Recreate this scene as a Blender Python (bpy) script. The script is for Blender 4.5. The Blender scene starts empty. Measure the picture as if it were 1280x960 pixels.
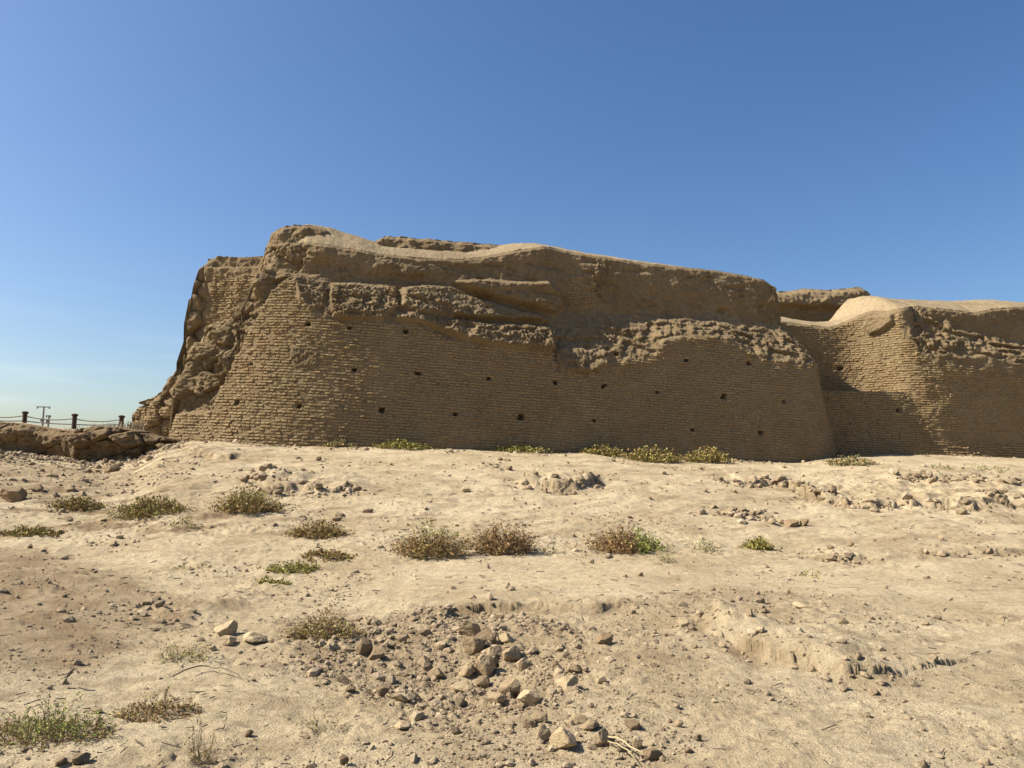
import bpy, math, random
import numpy as np
from mathutils import Vector, Matrix

rng = np.random.default_rng(7)
random.seed(7)
sc = bpy.context.scene
COL = sc.collection
R = math.radians

# ------------------------------------------------------------------ camera, sky, sun, exposure
W0, H0, F = 1280.0, 960.0, 967.0
EYE = np.array([0.0, 0.0, 1.62])
PITCH, ROLL = R(6.4), R(1.2)
cam = bpy.data.cameras.new('camera')
cam.sensor_width = 36.0
cam.lens = 36.0 * F / W0
cam.clip_start, cam.clip_end = 0.1, 6000
camo = bpy.data.objects.new('camera', cam)
COL.objects.link(camo)
camo.matrix_world = (Matrix.Translation(Vector(EYE)) @ Matrix.Rotation(math.pi / 2 + PITCH, 4, 'X')
                     @ Matrix.Rotation(ROLL, 4, 'Z'))
sc.camera = camo
CR = np.array(camo.matrix_world.to_3x3())

SUN_EL, SUN_AZ = R(43), R(3)          # azimuth: 0 = from the left (-X), positive = from the camera's side
to_sun = Vector((-math.cos(SUN_AZ) * math.cos(SUN_EL), -math.sin(SUN_AZ) * math.cos(SUN_EL), math.sin(SUN_EL)))
world = bpy.data.worlds.new('World')
sc.world = world
world.use_nodes = True
wn = world.node_tree
bg = wn.nodes['Background']
sky = wn.nodes.new('ShaderNodeTexSky')
sky.sky_type = 'NISHITA'
sky.sun_disc = False
sky.sun_elevation = SUN_EL
sky.sun_rotation = math.atan2(to_sun.x, to_sun.y)
sky.altitude = 200
sky.air_density = 1.0
sky.dust_density = 1.9
sky.ozone_density = 2.2
hs = wn.nodes.new('ShaderNodeHueSaturation')      # the camera's richer blue, over the whole sky alike
hs.inputs['Saturation'].default_value = 1.24
hs.inputs['Hue'].default_value = 0.5045
wn.links.new(sky.outputs[0], hs.inputs['Color'])
# faint streaks of high cloud low over the horizon
wtc = wn.nodes.new('ShaderNodeTexCoord')
wmp = wn.nodes.new('ShaderNodeMapping'); wmp.inputs['Scale'].default_value = (2.2, 2.2, 22.0)
wns = wn.nodes.new('ShaderNodeTexNoise'); wns.inputs['Scale'].default_value = 1.6; wns.inputs['Detail'].default_value = 6
wr_ = wn.nodes.new('ShaderNodeMapRange'); wr_.interpolation_type = 'SMOOTHSTEP'
wr_.inputs['From Min'].default_value = 0.50; wr_.inputs['From Max'].default_value = 0.72; wr_.inputs['To Max'].default_value = 0.10
wsx = wn.nodes.new('ShaderNodeSeparateXYZ')
wr2 = wn.nodes.new('ShaderNodeMapRange'); wr2.interpolation_type = 'SMOOTHSTEP'
wr2.inputs['From Min'].default_value = 0.24; wr2.inputs['From Max'].default_value = 0.08
wmu = wn.nodes.new('ShaderNodeMath'); wmu.operation = 'MULTIPLY'
wmx = wn.nodes.new('ShaderNodeMix'); wmx.data_type = 'RGBA'; wmx.inputs[7].default_value = (8.5, 8.8, 9.0, 1)
wn.links.new(wtc.outputs['Generated'], wmp.inputs[0]); wn.links.new(wmp.outputs[0], wns.inputs['Vector'])
wn.links.new(wns.outputs['Fac'], wr_.inputs[0]); wn.links.new(wtc.outputs['Generated'], wsx.inputs[0])
wn.links.new(wsx.outputs['Z'], wr2.inputs[0]); wn.links.new(wr_.outputs[0], wmu.inputs[0]); wn.links.new(wr2.outputs[0], wmu.inputs[1])
wn.links.new(wmu.outputs[0], wmx.inputs[0]); wn.links.new(hs.outputs[0], wmx.inputs[6])
wn.links.new(wmx.outputs[2], bg.inputs[0])
bg.inputs[1].default_value = 0.071
sun = bpy.data.lights.new('sun', 'SUN')
sun.energy = 4.8
sun.angle = R(0.53)
sun.color = (1.0, 0.93, 0.80)
suno = bpy.data.objects.new('sun', sun)
suno.rotation_euler = to_sun.to_track_quat('Z', 'Y').to_euler()
COL.objects.link(suno)
sc.view_settings.view_transform = 'Standard'
sc.view_settings.look = 'None'
sc.view_settings.exposure = 1.08
sc.view_settings.gamma = 1.0

# ------------------------------------------------------------------ helpers: noise
_g = np.random.default_rng(3).normal(size=(256, 3))
_g /= np.linalg.norm(_g, axis=1)[:, None]

def _h(ix, iy, iz, seed):
    with np.errstate(over='ignore'):
        n = (ix.astype(np.uint32) * np.uint32(374761393) + iy.astype(np.uint32) * np.uint32(668265263)
             + iz.astype(np.uint32) * np.uint32(2147483647) + np.uint32((seed * 974711) & 0xffffffff))
        n = (n ^ (n >> np.uint32(13))) * np.uint32(1274126177)
        n = n ^ (n >> np.uint32(16))
    return n

def perlin(x, y, z, seed=0):
    x, y, z = np.broadcast_arrays(np.asarray(x, float), np.asarray(y, float), np.asarray(z, float))
    xi, yi, zi = np.floor(x).astype(np.int64), np.floor(y).astype(np.int64), np.floor(z).astype(np.int64)
    fx, fy, fz = x - xi, y - yi, z - zi
    sx, sy, sz = [t * t * t * (t * (t * 6 - 15) + 10) for t in (fx, fy, fz)]
    out = 0
    for a in (0, 1):
        wx = sx if a else 1 - sx
        for b in (0, 1):
            wy = sy if b else 1 - sy
            for c in (0, 1):
                wz = sz if c else 1 - sz
                g = _g[(_h(xi + a, yi + b, zi + c, seed) & np.uint32(255)).astype(int)]
                out = out + wx * wy * wz * (g[..., 0] * (fx - a) + g[..., 1] * (fy - b) + g[..., 2] * (fz - c))
    return out * 1.5

def fbm(x, y, z, octv=4, seed=0, gain=0.5):
    a, s, t = 1.0, 0.0, 0.0
    for o in range(octv):
        k = 2.03 ** o
        s = s + a * perlin(x * k, y * k, z * k, seed + o * 17)
        t += a
        a *= gain
    return s / t

def ridge(x, y, z, octv=4, seed=0):
    a, s, t = 1.0, 0.0, 0.0
    for o in range(octv):
        k = 2.03 ** o
        s = s + a * (1 - np.abs(perlin(x * k, y * k, z * k, seed + o * 13)) * 2)
        t += a
        a *= 0.5
    return s / t

def worley(x, y, seed=0, k=1.0):
    """2D cells: distance to the nearest point, and second minus first"""
    x = np.asarray(x) * k; y = np.asarray(y) * k
    xi, yi = np.floor(x).astype(np.int64), np.floor(y).astype(np.int64)
    d1 = np.full(x.shape, 9.0); d2 = np.full(x.shape, 9.0); cid = np.zeros(x.shape)
    for a in (-1, 0, 1):
        for b in (-1, 0, 1):
            n = _h(xi + a, yi + b, np.zeros_like(xi), seed)
            px = (n & np.uint32(1023)).astype(float) / 1023
            py = ((n >> np.uint32(10)) & np.uint32(1023)).astype(float) / 1023
            d = np.hypot(xi + a + px - x, yi + b + py - y)
            nn = d < d1
            d2 = np.where(nn, d1, np.minimum(d2, d))
            cid = np.where(nn, ((n >> np.uint32(20)) & np.uint32(1023)).astype(float) / 1023, cid)
            d1 = np.where(nn, d, d1)
    return d1, d2 - d1, cid

def sstep(a, b, x):
    t = np.clip((np.asarray(x, float) - a) / (b - a), 0, 1)
    return t * t * (3 - 2 * t)

def poly_sdf(px, py, poly):
    """signed distance to a polygon, negative inside"""
    poly = np.asarray(poly, float)
    d = np.full(np.shape(px), 1e9)
    ins = np.zeros(np.shape(px), bool)
    n = len(poly)
    for i in range(n):
        ax, ay = poly[i]; bx, by = poly[(i + 1) % n]
        ex, ey = bx - ax, by - ay
        t = np.clip(((px - ax) * ex + (py - ay) * ey) / (ex * ex + ey * ey + 1e-12), 0, 1)
        d = np.minimum(d, np.hypot(px - ax - t * ex, py - ay - t * ey))
        if ay != by:
            c = ((ay > py) != (by > py)) & (px < ex * (py - ay) / (by - ay) + ax)
            ins ^= c
    return np.where(ins, -d, d)

def line_sd(px, py, pts):
    """signed distance to an open polyline (positive on its left) and the 0..1 position along it"""
    pts = np.asarray(pts, float)
    best = np.full(np.shape(px), 1e9); sgn = np.ones(np.shape(px)); par = np.zeros(np.shape(px))
    L = np.r_[0, np.cumsum(np.hypot(*np.diff(pts, axis=0).T))]
    sg = np.diff(pts, axis=0); sn = np.stack([-sg[:, 1], sg[:, 0]], -1) / np.hypot(sg[:, 0], sg[:, 1])[:, None]
    vn = np.vstack([sn[:1], sn[:-1] + sn[1:], sn[-1:]])
    for i in range(len(pts) - 1):
        ax, ay = pts[i]; bx, by = pts[i + 1]
        ex, ey = bx - ax, by - ay
        t0 = ((px - ax) * ex + (py - ay) * ey) / (ex * ex + ey * ey)
        t = np.clip(t0, 0, 1)
        d = np.hypot(px - ax - t * ex, py - ay - t * ey)
        m = d < best
        best = np.where(m, d, best)
        sv = np.where(t0 < 0, (px - ax) * vn[i, 0] + (py - ay) * vn[i, 1],
                      np.where(t0 > 1, (px - bx) * vn[i + 1, 0] + (py - by) * vn[i + 1, 1], ex * (py - ay) - ey * (px - ax)))
        sgn = np.where(m, np.sign(sv), sgn)
        par = np.where(m, (L[i] + t * (L[i + 1] - L[i])) / L[-1], par)
    return best * sgn, par

# ------------------------------------------------------------------ helpers: rays and meshes
def ray(px, py):
    v = np.array([(px - W0 / 2) / F, -(py - H0 / 2) / F, -1.0])
    d = CR @ v
    return d / d[1]                     # scaled so that its Y is 1

def at_Y(px, py, Y):
    d = ray(px, py)
    return EYE + d * Y

def pix_of(X, Y, Z):
    P = np.stack([np.asarray(X) - EYE[0], np.asarray(Y) - EYE[1], np.asarray(Z) - EYE[2]], -1) @ CR
    return W0 / 2 + F * P[..., 0] / -P[..., 2], H0 / 2 - F * P[..., 1] / -P[..., 2]

def mesh_np(name, V, Fc, mat=None, parent=None, smooth=True, attrs=None):
    V = np.ascontiguousarray(V, np.float32); Fc = np.ascontiguousarray(Fc, np.int32)
    me = bpy.data.meshes.new(name)
    me.vertices.add(len(V)); me.vertices.foreach_set('co', V.ravel())
    me.loops.add(Fc.size); me.loops.foreach_set('vertex_index', Fc.ravel())
    me.polygons.add(len(Fc))
    me.polygons.foreach_set('loop_start', np.arange(len(Fc), dtype=np.int32) * Fc.shape[1])
    me.polygons.foreach_set('use_smooth', np.full(len(Fc), smooth, bool))
    for k, a in (attrs or {}).items():
        at = me.attributes.new(k, 'FLOAT', 'POINT')
        at.data.foreach_set('value', np.ascontiguousarray(a, np.float32).ravel())
    me.update(calc_edges=True)
    if mat: me.materials.append(mat)
    o = bpy.data.objects.new(name, me)
    COL.objects.link(o)
    if parent: o.parent = parent
    return o

def grid_faces(nu, nv):
    i = np.arange(nu * nv).reshape(nu, nv)
    return np.stack([i[:-1, :-1], i[1:, :-1], i[1:, 1:], i[:-1, 1:]], -1).reshape(-1, 4)

def tag(o, label=None, cat=None, group=None, kind=None):
    if label: o['label'] = label
    if cat: o['category'] = cat
    if group: o['group'] = group
    if kind: o['kind'] = kind
    return o

def empty(name, loc, label, cat, group=None):
    o = bpy.data.objects.new(name, None)
    o.location = loc
    o.empty_display_size = 0.3
    COL.objects.link(o)
    return tag(o, label, cat, group)

class MB:
    """collects tubes and boxes into one mesh"""
    def __init__(s): s.v = []; s.f = []
    def tube(s, pts, rad, n=8, cap=True):
        pts = [Vector(p) for p in pts]
        rad = rad if hasattr(rad, '__len__') else [rad] * len(pts)
        b0 = len(s.v)
        for i, p in enumerate(pts):
            t = (pts[min(i + 1, len(pts) - 1)] - pts[max(i - 1, 0)]).normalized()
            a = t.cross(Vector((0.31, 0.2, 0.93)) if abs(t.z) < 0.9 else Vector((1, 0.1, 0))).normalized()
            b = t.cross(a)
            for k in range(n):
                an = 2 * math.pi * k / n
                s.v.append(p + (a * math.cos(an) + b * math.sin(an)) * rad[i])
        for i in range(len(pts) - 1):
            for k in range(n):
                k2 = (k + 1) % n
                s.f.append((b0 + i * n + k, b0 + i * n + k2, b0 + (i + 1) * n + k2, b0 + (i + 1) * n + k))
        if cap:
            s.f.append(tuple(b0 + k for k in reversed(range(n))))
            s.f.append(tuple(b0 + (len(pts) - 1) * n + k for k in range(n)))
    def box(s, c, half):
        b0 = len(s.v); c = Vector(c)
        for x in (-1, 1):
            for y in (-1, 1):
                for z in (-1, 1):
                    s.v.append(c + Vector((x * half[0], y * half[1], z * half[2])))
        for q in ((0, 1, 3, 2), (4, 6, 7, 5), (0, 4, 5, 1), (2, 3, 7, 6), (0, 2, 6, 4), (1, 5, 7, 3)):
            s.f.append(tuple(b0 + k for k in q))
    def build(s, name, mat, parent=None, smooth=False):
        me = bpy.data.meshes.new(name)
        me.from_pydata([tuple(v) for v in s.v], [], s.f)
        for p in me.polygons: p.use_smooth = smooth
        me.materials.append(mat)
        o = bpy.data.objects.new(name, me)
        COL.objects.link(o)
        if parent: o.parent = parent
        return o

# ------------------------------------------------------------------ materials
def new_mat(name):
    m = bpy.data.materials.new(name)
    m.use_nodes = True
    nt = m.node_tree
    b = nt.nodes['Principled BSDF']
    b.inputs['Roughness'].default_value = 0.95
    b.inputs['Specular IOR Level'].default_value = 0.12
    return m, nt, b

def nd(nt, typ, **kw):
    n = nt.nodes.new(typ)
    for k, v in kw.items(): setattr(n, k, v)
    return n

def noise(nt, vec, scale, detail=6, rough=0.6):
    n = nd(nt, 'ShaderNodeTexNoise')
    n.inputs['Scale'].default_value = scale
    n.inputs['Detail'].default_value = detail
    n.inputs['Roughness'].default_value = rough
    nt.links.new(vec, n.inputs['Vector'])
    return n.outputs['Fac']

def ramp(nt, fac, stops):
    r = nd(nt, 'ShaderNodeValToRGB')
    el = r.color_ramp.elements
    while len(el) < len(stops): el.new(0.5)
    for e, (p, c) in zip(el, stops):
        e.position = p
        e.color = (*c, 1) if len(c) == 3 else c
    nt.links.new(fac, r.inputs[0])
    return r.outputs[0]

def mix(nt, fac, a, b, blend='MIX'):
    n = nd(nt, 'ShaderNodeMix', data_type='RGBA', blend_type=blend)
    for s, v in ((0, fac), (6, a), (7, b)):
        if isinstance(v, bpy.types.NodeSocket): nt.links.new(v, n.inputs[s])
        elif s == 0: n.inputs[0].default_value = v
        else: n.inputs[s].default_value = (*v, 1)
    return n.outputs[2]

def attr(nt, name):
    return nd(nt, 'ShaderNodeAttribute', attribute_name=name).outputs['Fac']

def math_n(nt, op, a, b=0.0):
    n = nd(nt, 'ShaderNodeMath', operation=op)
    for i, v in enumerate((a, b)):
        if isinstance(v, bpy.types.NodeSocket): nt.links.new(v, n.inputs[i])
        else: n.inputs[i].default_value = v
    return n.outputs[0]

def bump(nt, b, h, dist, strength=1.0, prev=None):
    n = nd(nt, 'ShaderNodeBump')
    n.inputs['Strength'].default_value = strength
    n.inputs['Distance'].default_value = dist
    nt.links.new(h, n.inputs['Height'])
    if prev is not None: nt.links.new(prev, n.inputs['Normal'])
    nt.links.new(n.outputs[0], b.inputs['Normal'])
    return n.outputs[0]

def pos(nt):
    return nd(nt, 'ShaderNodeNewGeometry').outputs['Position']

def earth_mat(name, c_lo, c_hi, c_dirt, fine=1.0, streak=False, bump_d=0.02):
    m, nt, b = new_mat(name)
    p = pos(nt)
    n1 = noise(nt, p, 0.55, 8, 0.62)
    n2 = noise(nt, p, 6.0 * fine, 8, 0.7)
    n3 = noise(nt, p, 45.0 * fine, 4, 0.7)
    col = ramp(nt, n1, [(0.33, c_lo), (0.62, c_hi)])
    col = mix(nt, 0.75, col, ramp(nt, n2, [(0.3, (0.55, 0.52, 0.48)), (0.5, (0.95, 0.95, 0.95)), (0.72, (1.18, 1.17, 1.15))]), 'MULTIPLY')
    col = mix(nt, 0.65, col, ramp(nt, n3, [(0.34, (0.38, 0.34, 0.30)), (0.47, (1, 1, 1)), (0.68, (1.22, 1.22, 1.2))]), 'MULTIPLY')
    d = attr(nt, 'dirt')
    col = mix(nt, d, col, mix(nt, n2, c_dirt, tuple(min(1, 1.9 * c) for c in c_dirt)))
    nt.links.new(col, b.inputs['Base Color'])
    h = math_n(nt, 'ADD', n2, math_n(nt, 'MULTIPLY', n3, 0.8))
    vo = nd(nt, 'ShaderNodeTexVoronoi')
    vo.inputs['Scale'].default_value = 26.0 * fine
    wob = nd(nt, 'ShaderNodeVectorMath', operation='ADD')
    nt.links.new(p, wob.inputs[0])
    nz = nd(nt, 'ShaderNodeTexNoise'); nz.inputs['Scale'].default_value = 30.0 * fine
    sc_ = nd(nt, 'ShaderNodeVectorMath', operation='SCALE'); sc_.inputs['Scale'].default_value = 0.03
    nt.links.new(p, nz.inputs['Vector']); nt.links.new(nz.outputs['Color'], sc_.inputs[0]); nt.links.new(sc_.outputs[0], wob.inputs[1])
    nt.links.new(wob.outputs[0], vo.inputs['Vector'])
    gate = ramp(nt, noise(nt, p, 2.2, 5, 0.6), [(0.42, (0, 0, 0)), (0.62, (1, 1, 1))])
    clod = math_n(nt, 'MULTIPLY', math_n(nt, 'SUBTRACT', 0.6, vo.outputs['Distance']), math_n(nt, 'MULTIPLY', gate, 0.32))
    h = math_n(nt, 'ADD', h, clod)
    bump(nt, b, h, bump_d)
    return m

M = {}
M['ground'] = earth_mat('dry_clay', (0.380, 0.296, 0.180), (0.510, 0.415, 0.270), (0.150, 0.106, 0.060), 1.6, bump_d=0.035)
M['mud'] = earth_mat('weathered_mud', (0.220, 0.158, 0.086), (0.292, 0.216, 0.124), (0.165, 0.112, 0.057), 1.3, bump_d=0.07)
M['cap'] = earth_mat('capping_earth', (0.245, 0.186, 0.110), (0.315, 0.245, 0.150), (0.25, 0.18, 0.11), 1.0, bump_d=0.03)
M['bank'] = earth_mat('bank_earth', (0.165, 0.113, 0.062), (0.25, 0.18, 0.10), (0.16, 0.10, 0.06), 1.2, bump_d=0.05)

def brick_mat():
    m, nt, b = new_mat('mud_brick')
    p = pos(nt)
    n1 = noise(nt, p, 0.5, 6, 0.6)
    n2 = noise(nt, p, 14.0, 6, 0.7)
    t = attr(nt, 'tint')
    col = ramp(nt, t, [(0.0, (0.225, 0.162, 0.089)), (0.5, (0.262, 0.191, 0.106)), (1.0, (0.310, 0.231, 0.133))])
    col = mix(nt, 0.6, col, ramp(nt, n1, [(0.30, (0.72, 0.62, 0.52)), (0.45, (0.95, 0.90, 0.80)), (0.55, (0.92, 0.95, 0.90)), (0.68, (1.12, 1.10, 1.05))]), 'MULTIPLY')
    col = mix(nt, 0.7, col, ramp(nt, n2, [(0.3, (0.6, 0.56, 0.52)), (0.5, (1, 1, 1)), (0.72, (1.15, 1.15, 1.15))]), 'MULTIPLY')
    nt.links.new(col, b.inputs['Base Color'])
    bump(nt, b, n2, 0.03)
    return m
M['brick'] = brick_mat()

def rock_mat():
    m, nt, b = new_mat('clay_clod')
    tc = nd(nt, 'ShaderNodeTexCoord').outputs['Object']
    n1 = noise(nt, tc, 1.5, 6, 0.6)
    n2 = noise(nt, tc, 9.0, 8, 0.7)
    oi = nd(nt, 'ShaderNodeObjectInfo').outputs['Color']
    col = mix(nt, oi, (0.19, 0.135, 0.080), (0.47, 0.370, 0.230))
    col = mix(nt, 0.6, col, ramp(nt, n1, [(0.3, (0.75, 0.7, 0.66)), (0.65, (1.12, 1.1, 1.06))]), 'MULTIPLY')
    col = mix(nt, 0.7, col, ramp(nt, n2, [(0.33, (0.55, 0.52, 0.5)), (0.55, (1.05, 1.05, 1.05))]), 'MULTIPLY')
    nt.links.new(col, b.inputs['Base Color'])
    bump(nt, b, n2, 0.012)
    return m
M['rock'] = rock_mat()

def crumb_mat():
    m, nt, b = new_mat('clay_crumb')
    t = attr(nt, 'tint')
    n2 = noise(nt, pos(nt), 60.0, 4, 0.7)
    col = ramp(nt, t, [(0.0, (0.17, 0.125, 0.08)), (0.5, (0.31, 0.237, 0.150)), (1.0, (0.45, 0.36, 0.24))])
    col = mix(nt, 0.6, col, ramp(nt, n2, [(0.3, (0.6, 0.56, 0.52)), (0.55, (1.05, 1.05, 1.05))]), 'MULTIPLY')
    nt.links.new(col, b.inputs['Base Color'])
    bump(nt, b, n2, 0.02)
    return m
M['crumb'] = crumb_mat()

def leaf_mat(name, a, b_, c):
    m, nt, b = new_mat(name)
    t = attr(nt, 'tint')
    nt.links.new(ramp(nt, t, [(0.0, a), (0.5, b_), (1.0, c)]), b.inputs['Base Color'])
    b.inputs['Roughness'].default_value = 0.7
    return m
M['green'] = leaf_mat('olive_leaf', (0.135, 0.130, 0.030), (0.235, 0.212, 0.052), (0.38, 0.32, 0.10))
M['fresh'] = leaf_mat('fresh_leaf', (0.125, 0.175, 0.028), (0.205, 0.250, 0.048), (0.33, 0.33, 0.09))
M['dry'] = leaf_mat('dry_leaf', (0.14, 0.080, 0.034), (0.25, 0.150, 0.064), (0.39, 0.265, 0.125))
M['grey'] = leaf_mat('grey_green_leaf', (0.17, 0.175, 0.075), (0.28, 0.27, 0.125), (0.42, 0.38, 0.20))
M['straw'] = leaf_mat('straw_stalk', (0.16, 0.115, 0.060), (0.27, 0.205, 0.115), (0.42, 0.34, 0.20))
M['twig'] = leaf_mat('bare_twig', (0.08, 0.058, 0.040), (0.14, 0.105, 0.072), (0.22, 0.17, 0.12))

def plain_mat(name, c, rough=0.7, scale=20):
    m, nt, b = new_mat(name)
    n = noise(nt, pos(nt), scale, 5, 0.6)
    nt.links.new(mix(nt, n, tuple(0.6 * x for x in c), tuple(min(1, 1.35 * x) for x in c)), b.inputs['Base Color'])
    b.inputs['Roughness'].default_value = rough
    return m
M['post'] = plain_mat('dark_timber', (0.050, 0.034, 0.026))
M['rope'] = plain_mat('grey_rope', (0.20, 0.17, 0.14))
M['pole'] = plain_mat('concrete_pole', (0.17, 0.16, 0.15))
M['steel'] = plain_mat('dull_steel', (0.12, 0.12, 0.125), 0.5)

# ------------------------------------------------------------------ ground shape
BASE = [(-300, 575, 27.0), (0, 566, 27.6), (60, 572, 27.8), (125, 579, 27.8), (170, 575, 27.8), (205, 558, 28.2), (240, 552, 28.6),
        (300, 554, 28.2), (400, 557, 28.0), (500, 561, 28.4), (600, 563, 29.1), (740, 567, 30.0), (850, 573, 31.0),
        (950, 577, 31.9), (1000, 578, 32.4), (1040, 572, 33.6), (1120, 568, 34.4), (1280, 573, 35.4), (1600, 578, 37.8)]
_u, _zc, _Yc = [], [], []
for px, py, Y in BASE:
    q = at_Y(px, py, Y)
    _u.append(q[0] / q[1]); _zc.append(q[2]); _Yc.append(Y)
_u = np.array(_u); _zc = np.array(_zc); _Yc = np.array(_Yc)
TOPL = [(-300, 524), (0, 529), (30, 531), (60, 535), (95, 538), (150, 536), (175, 541), (205, 549), (240, 553)]
_ut = np.array([at_Y(a, b, 30.0)[0] / 30.0 for a, b in TOPL]); _zt = np.array([at_Y(a, b, 30.0)[2] for a, b in TOPL])

def macro(X, Y):
    X = np.asarray(X, float); Y = np.asarray(Y, float)
    u = X / np.maximum(Y, 4.0)
    u = np.clip(u, -1.2, 1.2)
    zc = np.interp(u, _u, _zc); Yc = np.interp(u, _u, _Yc)
    t = (Y - 12.6) / (Yc - 12.6)
    tt = np.clip(t, 0, 1)
    z = zc * (0.62 * tt + 0.38 * sstep(0, 1, tt)) + np.clip(Y - Yc, 0, 6) * 0.012
    bt = np.interp(u, _ut, _zt)
    step = np.clip(bt - zc, 0, 5) * sstep(0.3, 1.6, Y - Yc - 0.5)
    z = z + np.where(u < -0.40, step, 0)
    # far land sinks back to a plain
    z = z * (1 - sstep(60, 160, np.hypot(X, Y)))
    z = z - 0.10 * np.exp(-((Y - 9.2) / 3.0) ** 2) * sstep(0.3, -0.3, u)
    return z

def on_macro(px, py):
    d = ray(px, py)
    Ys = np.geomspace(2.5, 45, 3000)
    h = EYE[2] + d[2] * Ys - macro(d[0] * Ys, Ys)
    k = np.argmax(h < 0) if (h < 0).any() else len(Ys) - 1
    return np.array([d[0] * Ys[k], Ys[k]])

def wl(pts): return np.array([on_macro(*p) for p in pts])

SCARPS = [   # pixel polyline (left to right), height, length of the tail behind, sharpness, jag
    ([(866, 770), (878, 790), (905, 803), (940, 815), (980, 828), (1020, 842), (1060, 850), (1100, 848), (1130, 845), (1165, 838)], 0.29, 2.6, 0.24, 0.045),
    ([(640, 600), (662, 606), (690, 611), (722, 611), (738, 607), (750, 598)], 0.46, 1.3, 0.26, 0.05),
    ([(312, 596), (336, 609), (370, 614), (410, 614), (462, 615)], 0.30, 1.6, 0.10, 0.22),
    ([(880, 596), (925, 604), (968, 602), (1010, 618), (1050, 628), (1090, 634), (1150, 630), (1195, 636), (1245, 630), (1262, 616)], 0.34, 1.5, 0.13, 0.42),
    ([(1120, 600), (1180, 598), (1240, 601), (1330, 604)], 0.26, 1.4, 0.10, 0.30),
    ([(902, 640), (920, 645), (948, 643)], 0.22, 0.6, 0.07, 0.15),
    ([(985, 690), (1060, 700), (1130, 697), (1200, 692), (1330, 690)], 0.10, 1.2, 0.10, 0.25),
    ([(60, 640), (140, 652), (220, 664), (300, 658)], 0.07, 1.5, 0.25, 0.4),
    ([(130, 760), (175, 752), (205, 766), (222, 778)], 0.08, 0.8, 0.08, 0.15),
    ([(420, 768), (470, 778), (520, 782), (580, 764), (660, 762), (760, 768), (820, 760)], 0.12, 1.0, 0.20, 0.2),
    ([(270, 756), (300, 752), (330, 750)], 0.07, 0.4, 0.04, 0.05),
    ([(235, 560), (270, 572), (310, 571)], 0.25, 0.8, 0.12, 0.25),
]
SCARPS = [(wl(p), h * (0.75 if i in (3, 4) else 1.0), L, max(w * 1.4, 0.13), j) for i, (p, h, L, w, j) in enumerate(SCARPS)]
PIT = on_macro(575, 838)
RUBBLE = wl([(352, 800), (400, 768), (470, 782), (530, 770), (650, 768), (720, 790), (735, 850), (690, 885), (600, 890), (520, 878), (440, 850), (380, 826)])
GREYS = [(wl([(760, 770), (820, 748), (930, 742), (1040, 748), (1110, 762), (1060, 778), (960, 776), (880, 778), (850, 800), (880, 850), (840, 880), (770, 850), (735, 800)]), 0.55),
         (wl([(-60, 690), (60, 690), (180, 720), (250, 760), (190, 800), (100, 830), (-60, 840)]), 1.0),
         (wl([(-40, 560), (60, 580), (180, 585), (250, 565), (240, 600), (150, 625), (60, 630), (-40, 620)]), 0.55),
         (wl([(350, 770), (400, 760), (470, 776), (540, 764), (680, 764), (740, 800), (740, 860), (690, 890), (560, 890), (430, 850), (350, 810)]), 0.62),
         (wl([(560, 890), (800, 880), (850, 960), (600, 960), (480, 940)]), 0.30),
         (wl([(800, 868), (950, 850), (970, 880), (880, 890), (800, 890)]), 0.30),
         (wl([(1080, 858), (1150, 850), (1160, 872), (1100, 882)]), 0.45)]

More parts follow.
